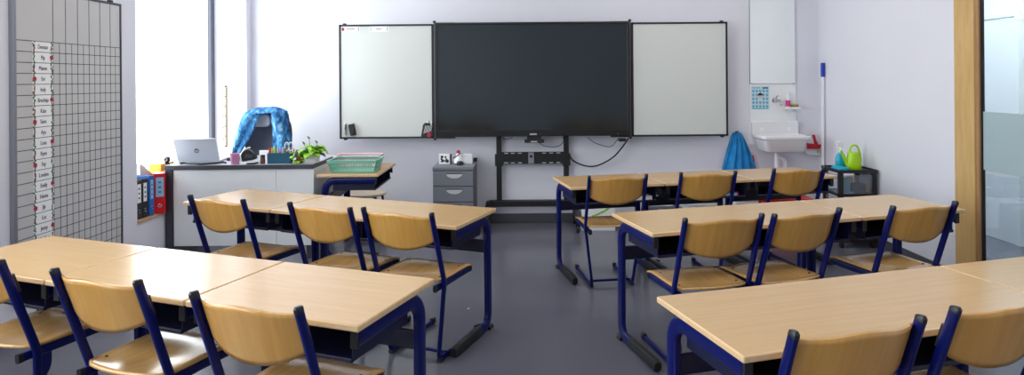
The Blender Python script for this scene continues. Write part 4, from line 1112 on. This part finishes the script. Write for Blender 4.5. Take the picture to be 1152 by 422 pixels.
tag(link('wall_hook', hk, M['dark_alu'], loc=(tw.location.x, YB, 0)), 'small dark wall hook holding the blue towel', 'hook')
e0 = at(846, 181, YB-0.04)
link('dark_hem', sweep(bmesh.new(), [(e0.x-tw.location.x, -0.03, e0.z+0.05), (e0.x-tw.location.x+0.01, -0.03, e0.z), (e0.x-tw.location.x, -0.03, e0.z-0.06)], (0.02, 0.012), n=10), M['redink'], tw)
# dustpan and brush
dp = thing('dustpan', 'white dustpan hanging in the corner right of the sink', 'dustpan', (0, YB, 0))
a = at(905, 163, YB-0.03); b = at(923, 175, YB-0.03)
link('pan', prism(bmesh.new(), [(a.x+0.012, a.z), (b.x-0.006, a.z-0.012), (b.x-0.004, b.z), (a.x+0.06, b.z+0.004), (a.x, b.z+0.016)], -0.06, -0.035), M['white'], dp, bevel=0.008)
link('lip', prism(bmesh.new(), [(a.x+0.115, b.z+0.07), (b.x-0.004, b.z+0.055), (b.x-0.002, b.z+0.015), (a.x+0.11, b.z+0.03)], -0.075, -0.06), M['file_grey'], dp, bevel=0.005)
link('hanger', bx(a.x+0.06, a.x+0.08, -0.036, 0, a.z-0.03, a.z-0.01), M['white'], dp)
br = thing('hand_brush', 'red hand brush with upright handle resting in the white dustpan', 'brush', (0, YB-0.03, 0))
h0, h1 = at(913.5, 151.5, YB-0.045), at(917.5, 165, YB-0.045)
link('handle', sweep(bmesh.new(), [(h0.x, -0.045, h0.z), ((h0.x*2+h1.x)/3, -0.045, (h0.z*2+h1.z)/3), (h1.x, -0.045, h1.z)], [(0.012, 0.013), (0.011, 0.012), (0.016, 0.016)], up=(0, 1, 0), n=12), M['red'], br)
g0, g1 = at(906, 161.5, YB-0.045), at(923, 163.5, YB-0.045)
hd_ = link('head', prism(bmesh.new(), [(g0.x, g0.z+0.008), (h1.x, g0.z-0.005), (g1.x, g1.z+0.012), (g1.x, g1.z-0.006), (h1.x, g1.z-0.03), (g0.x, g0.z-0.008)], -0.058, -0.032), M['red'], br, bevel=0.004)
link('bristles', bx(g0.x+0.006, g1.x-0.02, -0.0565, -0.0345, g0.z-0.05, g0.z-0.008), M['redink'], br)
# pole
sq = thing('floor_squeegee', 'white pole with blue grip leaning in the back right corner', 'squeegee', (0, 0, 0))
t0 = at(926.3, 71.5, 6.36); t0.x = XR-0.022
bq_ = Vector((XR-0.05, 6.33, 0.03))
t1 = t0.lerp(bq_, 0.085)
link('pole', sweep(bmesh.new(), [t0, bq_], (0.0125, 0.0125), up=(1, 0, 0), n=12), M['white'], sq)
link('grip', sweep(bmesh.new(), [t0+(t0-bq_)*0.004, t1], (0.0175, 0.0175), up=(1, 0, 0), n=12), M['blue_grip'], sq)
link('blade', bx(bq_.x-0.03, bq_.x+0.028, 6.13, 6.45, 0.002, 0.035), M['black'], sq, bevel=0.004)

# ------------------------------------------------------------------ drawer trolley and things on it
TY0, TY1, TX0, TX1, TZ = 5.40, 5.70, 2.705, 3.022, 0.664
tr = thing('drawer_trolley', 'black framed trolley with clear drawers by the right wall', 'trolley', (0, 0, 0))
fm = bmesh.new(); pw = 0.035
for x in (TX0, TX1-pw):
    for y in (TY0, TY1-pw): bx(x, x+pw, y, y+pw, 0.05, TZ-0.02, fm)
for z in (0.05, 0.245, 0.44):
    bx(TX0, TX1, TY0, TY0+0.02, z, z+0.025, fm); bx(TX0, TX1, TY1-0.02, TY1, z, z+0.025, fm)
    bx(TX0, TX0+0.02, TY0+0.02, TY1-0.02, z, z+0.025, fm); bx(TX1-0.02, TX1, TY0+0.02, TY1-0.02, z, z+0.025, fm)
link('frame', fm, M['black'], tr, smooth=0)
tt = bmesh.new(); bx(TX0-0.008, TX1+0.006, TY0-0.01, TY1+0.01, TZ-0.022, TZ-0.008, tt)
for a in ((TX0-0.008, TX1+0.006, TY0-0.01, TY0-0.002), (TX0-0.008, TX1+0.006, TY1+0.002, TY1+0.01), (TX0-0.008, TX0, TY0-0.002, TY1+0.002), (TX1-0.002, TX1+0.006, TY0-0.002, TY1+0.002)):
    bx(a[0], a[1], a[2], a[3], TZ-0.008, TZ+0.006, tt)
link('top_tray', tt, M['black'], tr, smooth=0)
for z in (0.078, 0.273, 0.468):
    dw = bmesh.new(); hh = 0.155
    bx(TX0+pw+0.002, TX1-pw-0.002, TY0+0.004, TY0+0.008, z, z+hh, dw); bx(TX0+0.012, TX0+0.016, TY0+pw, TY1-pw, z, z+hh, dw)
    bx(TX1-0.016, TX1-0.012, TY0+pw, TY1-pw, z, z+hh, dw); bx(TX0+0.016, TX1-0.016, TY0+0.008, TY1-0.03, z, z+0.003, dw)
    link('drawer', dw, M['clear_plastic'], tr, smooth=0)
for x in (TX0+0.03, TX1-0.03):
    for y in (TY0+0.03, TY1-0.03):
        w_ = disc(bmesh.new(), (x, y, 0.025), 0.025, 'x', 0.02, 16); bx(x-0.008, x+0.008, y-0.008, y+0.008, 0.03, 0.05, w_)
        link('caster', w_, M['black'], tr)
zd = 0.4715
tag(link('craft_tub', prism(bmesh.new(), rrect(TX0+0.045, TX0+0.11, 5.43, 5.52, 0.01), zd, zd+0.12, 'xy'), M['teal_light'], bevel=0.004), 'turquoise tub seen through the trolley upper drawer', 'tub')
tag(link('craft_box', prism(bmesh.new(), rrect(TX0+0.13, TX0+0.25, 5.44, 5.54, 0.01), zd, zd+0.075, 'xy'), M['chair_fab'], bevel=0.015), 'dark slate bundle seen through the trolley upper drawer', 'bundle')
tag(link('craft_ball', lathe(bmesh.new(), [(0, 0), (0.025, 0.006), (0.034, 0.03), (0.025, 0.055), (0, 0.062)], (TX0+0.125, 5.475, zd+0.0755), 16), M['sillwood']), 'tan ball of string on the slate bundle in the trolley drawer', 'ball')
tag(link('craft_roll', lathe(bmesh.new(), [(0, 0), (0.02, 0), (0.02, 0.07), (0, 0.07)], (TX0+0.258, 5.47, zd), 16), M['orange']), 'small orange roll at the right end of the trolley drawer', 'roll')
zt2 = TZ-0.0072
# watering can
wc = thing('watering_can', 'lime green watering can on top of the black trolley', 'watering can', (2.885, 5.515, zt2))
bm = bmesh.new(); rings = []
for z, rx, ry, ox_ in ((0, 0.058, 0.045, 0.005), (0.008, 0.063, 0.05, 0.005), (0.06, 0.062, 0.05, 0.003), (0.13, 0.05, 0.042, 0.0), (0.15, 0.046, 0.038, 0.0)):
    rings.append([bm.verts.new((ox_+rx*math.cos(2*PI*k/24), ry*math.sin(2*PI*k/24), z)) for k in range(24)])
for A, B in zip(rings, rings[1:]):
    for k in range(24): bm.faces.new([A[k], A[(k+1) % 24], B[(k+1) % 24], B[k]])
bm.faces.new(rings[0][::-1]); bm.faces.new(rings[-1])
link('body', bm, M['lime'], wc, smooth=50)
link('spout', sweep(bmesh.new(), [(-0.05, 0, 0.045), (-0.078, 0, 0.10), (-0.108, 0, 0.165)], [(0.014, 0.018), (0.010, 0.012), (0.009, 0.01)], up=(0, 1, 0), n=12), M['lime'], wc)
link('handle', sweep(bmesh.new(), spline([(-0.028, 0, 0.145), (-0.024, 0, 0.19), (0.0, 0, 0.212), (0.036, 0, 0.2), (0.056, 0, 0.14), (0.064, 0, 0.06)], 7), (0.011, 0.007), up=(0, 1, 0), n=12), M['lime'], wc)
p = onz(946.5, 191, zt2)
sb = thing('spray_bottle', 'cyan spray bottle with white trigger beside the watering can', 'spray bottle', (2.83, 5.625, zt2))
bm = lathe(bmesh.new(), [(0, 0), (0.043, 0), (0.046, 0.006), (0.046, 0.09), (0.034, 0.118), (0.015, 0.14), (0, 0.14)], n=24)
for v in bm.verts: v.co.y *= 0.7
link('body', bm, M['cyan'], sb)
link('neck', lathe(bmesh.new(), [(0, 0.138), (0.015, 0.138), (0.014, 0.175), (0.010, 0.19), (0, 0.19)], n=16), M['white'], sb)
link('trigger_head', prism(bmesh.new(), [(-0.042, 0.218), (-0.038, 0.235), (0.0, 0.24), (0.03, 0.225), (0.028, 0.205), (0.012, 0.185), (-0.012, 0.185), (-0.016, 0.208)], -0.011, 0.011), M['white'], sb, bevel=0.004)
link('trigger', sweep(bmesh.new(), [(-0.018, 0, 0.212), (-0.028, 0, 0.19), (-0.026, 0, 0.165)], (0.007, 0.004), up=(0, 1, 0), n=8), M['white'], sb)
tag(link('wipes_pack', prism(bmesh.new(), rrect(2.709, 2.80, 5.41, 5.56, 0.015), zt2+0.0006, zt2+0.034, 'xy'), M['cyan'], bevel=0.01, seg=3), 'flat cyan wipes pack at the trolley top front left corner', 'pack')

# ------------------------------------------------------------------ boxes on the floor behind the farthest right row
def crate(name, lab, mat, x0, x1, y0, y1, h, lid=None, cat='box'):
    t = thing(name, lab, cat, ((x0+x1)/2, (y0+y1)/2, 0), 0, 'storage boxes along the back wall')
    w, d = x1-x0, y1-y0; b = bmesh.new(); th = 0.005
    bx(-w/2, w/2, -d/2, -d/2+th, 0, h, b); bx(-w/2, w/2, d/2-th, d/2, 0, h, b)
    bx(-w/2, -w/2+th, -d/2+th, d/2-th, 0, h, b); bx(w/2-th, w/2, -d/2+th, d/2-th, 0, h, b); bx(-w/2+th, w/2-th, -d/2+th, d/2-th, 0, th, b)
    link('tub', b, M[mat], t, smooth=0, bevel=0.002)
    r = bmesh.new()
    for a in ((-w/2-0.008, w/2+0.008, -d/2-0.008, -d/2), (-w/2-0.008, w/2+0.008, d/2, d/2+0.008), (-w/2-0.008, -w/2, -d/2, d/2), (w/2, w/2+0.008, -d/2, d/2)):
        bx(a[0], a[1], a[2], a[3], h-0.02, h, r)
    link('rim', r, M[mat], t, smooth=0)
    if lid: link('lid', bx(-w/2-0.01, w/2+0.01, -d/2-0.01, d/2+0.01, h, h+0.018), M[lid], t, smooth=0, bevel=0.004)
    link('handle', bx(-0.05, 0.05, -d/2-0.014, -d/2-0.008, h-0.05, h-0.03), M['logo'], t, smooth=0, bevel=0.002)
    return t
fxp = lambda px: at(px, 235, 6.1).x
wbx = thing('white_carton', 'white carton with a green swoosh on the floor by the aisle end table', 'box', ((fxp(654.5)+fxp(692))/2, 6.22, 0), 0, 'storage boxes along the back wall')
w_ = (fxp(692)-fxp(654.5))/2
link('carton', bx(-w_, w_, -0.12, 0.12, 0, 0.30), M['white'], wbx, smooth=0, bevel=0.003)
link('lid', bx(-w_-0.004, w_+0.004, -0.124, 0.124, 0.27, 0.305), M['white'], wbx, smooth=0, bevel=0.003)
sw = bmesh.new(); sweep(sw, spline([(-w_*0.4, -0.1205, 0.14), (0.0, -0.1205, 0.165), (w_*0.45, -0.1205, 0.2), (w_*0.9, -0.1205, 0.255)], 6), (0.0012, 0.009), up=(0, 1, 0), n=8)
link('green_swoosh', sw, M['leaf'], wbx)
crate('storage_crate', 'grey crate with papers on the floor behind the farthest right row', 'crate_grey', fxp(729), fxp(763), 6.1, 6.4, 0.235)
pp_ = tag(link('paper_pile', bx(fxp(735), fxp(758), 6.13, 6.35, 0.185, 0.238), M['paper'], smooth=0), 'white papers lying in the grey floor crate', 'papers')
crate('storage_crate', 'white crate on the floor behind the farthest right row, next to the grey crate', 'white', fxp(768), fxp(806), 6.1, 6.4, 0.26, 'white')
crate('storage_crate', 'white lidded crate on the floor below the sink, left of the red crate', 'white', fxp(823), fxp(846), 5.96, 6.28, 0.30, 'pink_basket')
crate('storage_crate', 'red crate on the floor below the sink', 'red', fxp(851), fxp(905), 5.92, 6.25, 0.31, 'red')
# papers in the open trays of the far tables
def in_tray(key, lx, ly, w, d, h, mat, lab, cat, rz=0.0):
    T = TABLES[key]; a = T.rotation_euler.z
    o = tag(link('booklet' if cat == 'booklet' else 'papers', bx(-w/2, w/2, -d/2, d/2, 0, h), M[mat], smooth=0), lab, cat)
    o.location = T.location+Vector((lx*math.cos(a)-ly*math.sin(a), lx*math.sin(a)+ly*math.cos(a), 0.5685)); o.rotation_euler = (0, 0, a+rz)
    return o
in_tray(('R3', 0), 0.20, -0.09, 0.17, 0.2, 0.03, 'paper', 'white papers in the open tray of the farthest row aisle table', 'papers')
in_tray(('R3', 1), 0.18, -0.09, 0.15, 0.2, 0.024, 'label_blue', 'pale blue booklet in the open tray of the middle far table', 'booklet')
in_tray(('R3', 1), 0.262, -0.09, 0.012, 0.2, 0.03, 'red', 'thin red booklet beside the pale blue one in the middle far table tray', 'booklet', 0.0)
# scrap on the floor
p = onz(527, 347.5, 0)
tag(link('paper_scrap', prism(bmesh.new(), [(-0.006, -0.004), (0.005, -0.006), (0.007, 0.005), (-0.003, 0.007)], 0.0005, 0.002, 'xy'), M['paper'], loc=(p.x, p.y, 0), smooth=0), 'tiny white paper scrap on the aisle floor', 'scrap')

# ------------------------------------------------------------------ light
sc_ = bpy.context.scene
w = bpy.data.worlds.new('daylight'); sc_.world = w; w.use_nodes = True
bg = w.node_tree.nodes['Background']; bg.inputs['Color'].default_value = (0.93, 0.97, 1.0, 1); bg.inputs['Strength'].default_value = 10.0
def portal(y0, y1, z0, z1):
    l = bpy.data.lights.new('window_portal', 'AREA'); l.shape = 'RECTANGLE'; l.size = z1-z0; l.size_y = y1-y0
    l.cycles.is_portal = True
    o = bpy.data.objects.new('window_portal', l); C.objects.link(o)
    o.location = (XW-0.09, (y0+y1)/2, (z0+z1)/2); o.rotation_euler = (0, -PI/2, 0)
portal(Y_N, 6.49, 0.41, 2.8); portal(*W2)
def fill_light(x, y, z, sx, sy, pw, col=(1, 0.97, 0.93)):
    l = bpy.data.lights.new('added_ceiling_fill', 'AREA'); l.shape = 'RECTANGLE'; l.size = sx; l.size_y = sy; l.energy = pw; l.color = col
    o = bpy.data.objects.new('added_ceiling_fill', l); C.objects.link(o); o.location = (x, y, z); return o
for y in (0.6, 3.0, 5.2):
    for x in (-1.4, 1.5): fill_light(x, y, ZC-0.02, 1.2, 0.3, 12)  # unseen area lights added under the ceiling to fill the room
fill_light(3.75, 4.6, ZC-0.02, 0.5, 2.6, 85, (0.95, 0.98, 1.0))  # unseen light added to brighten the corridor behind the glass

vs = sc_.view_settings
sc_.display_settings.display_device = 'sRGB'
vs.view_transform = 'Standard'; vs.look = 'None'; vs.gamma = 1.0; vs.use_curve_mapping = False; vs.exposure = -0.14
sc_.cycles.use_denoising = True
sc_.cycles.max_bounces = 8; sc_.cycles.diffuse_bounces = 5; sc_.cycles.glossy_bounces = 4; sc_.cycles.transparent_max_bounces = 12
sc_.cycles.sample_clamp_indirect = 8.0
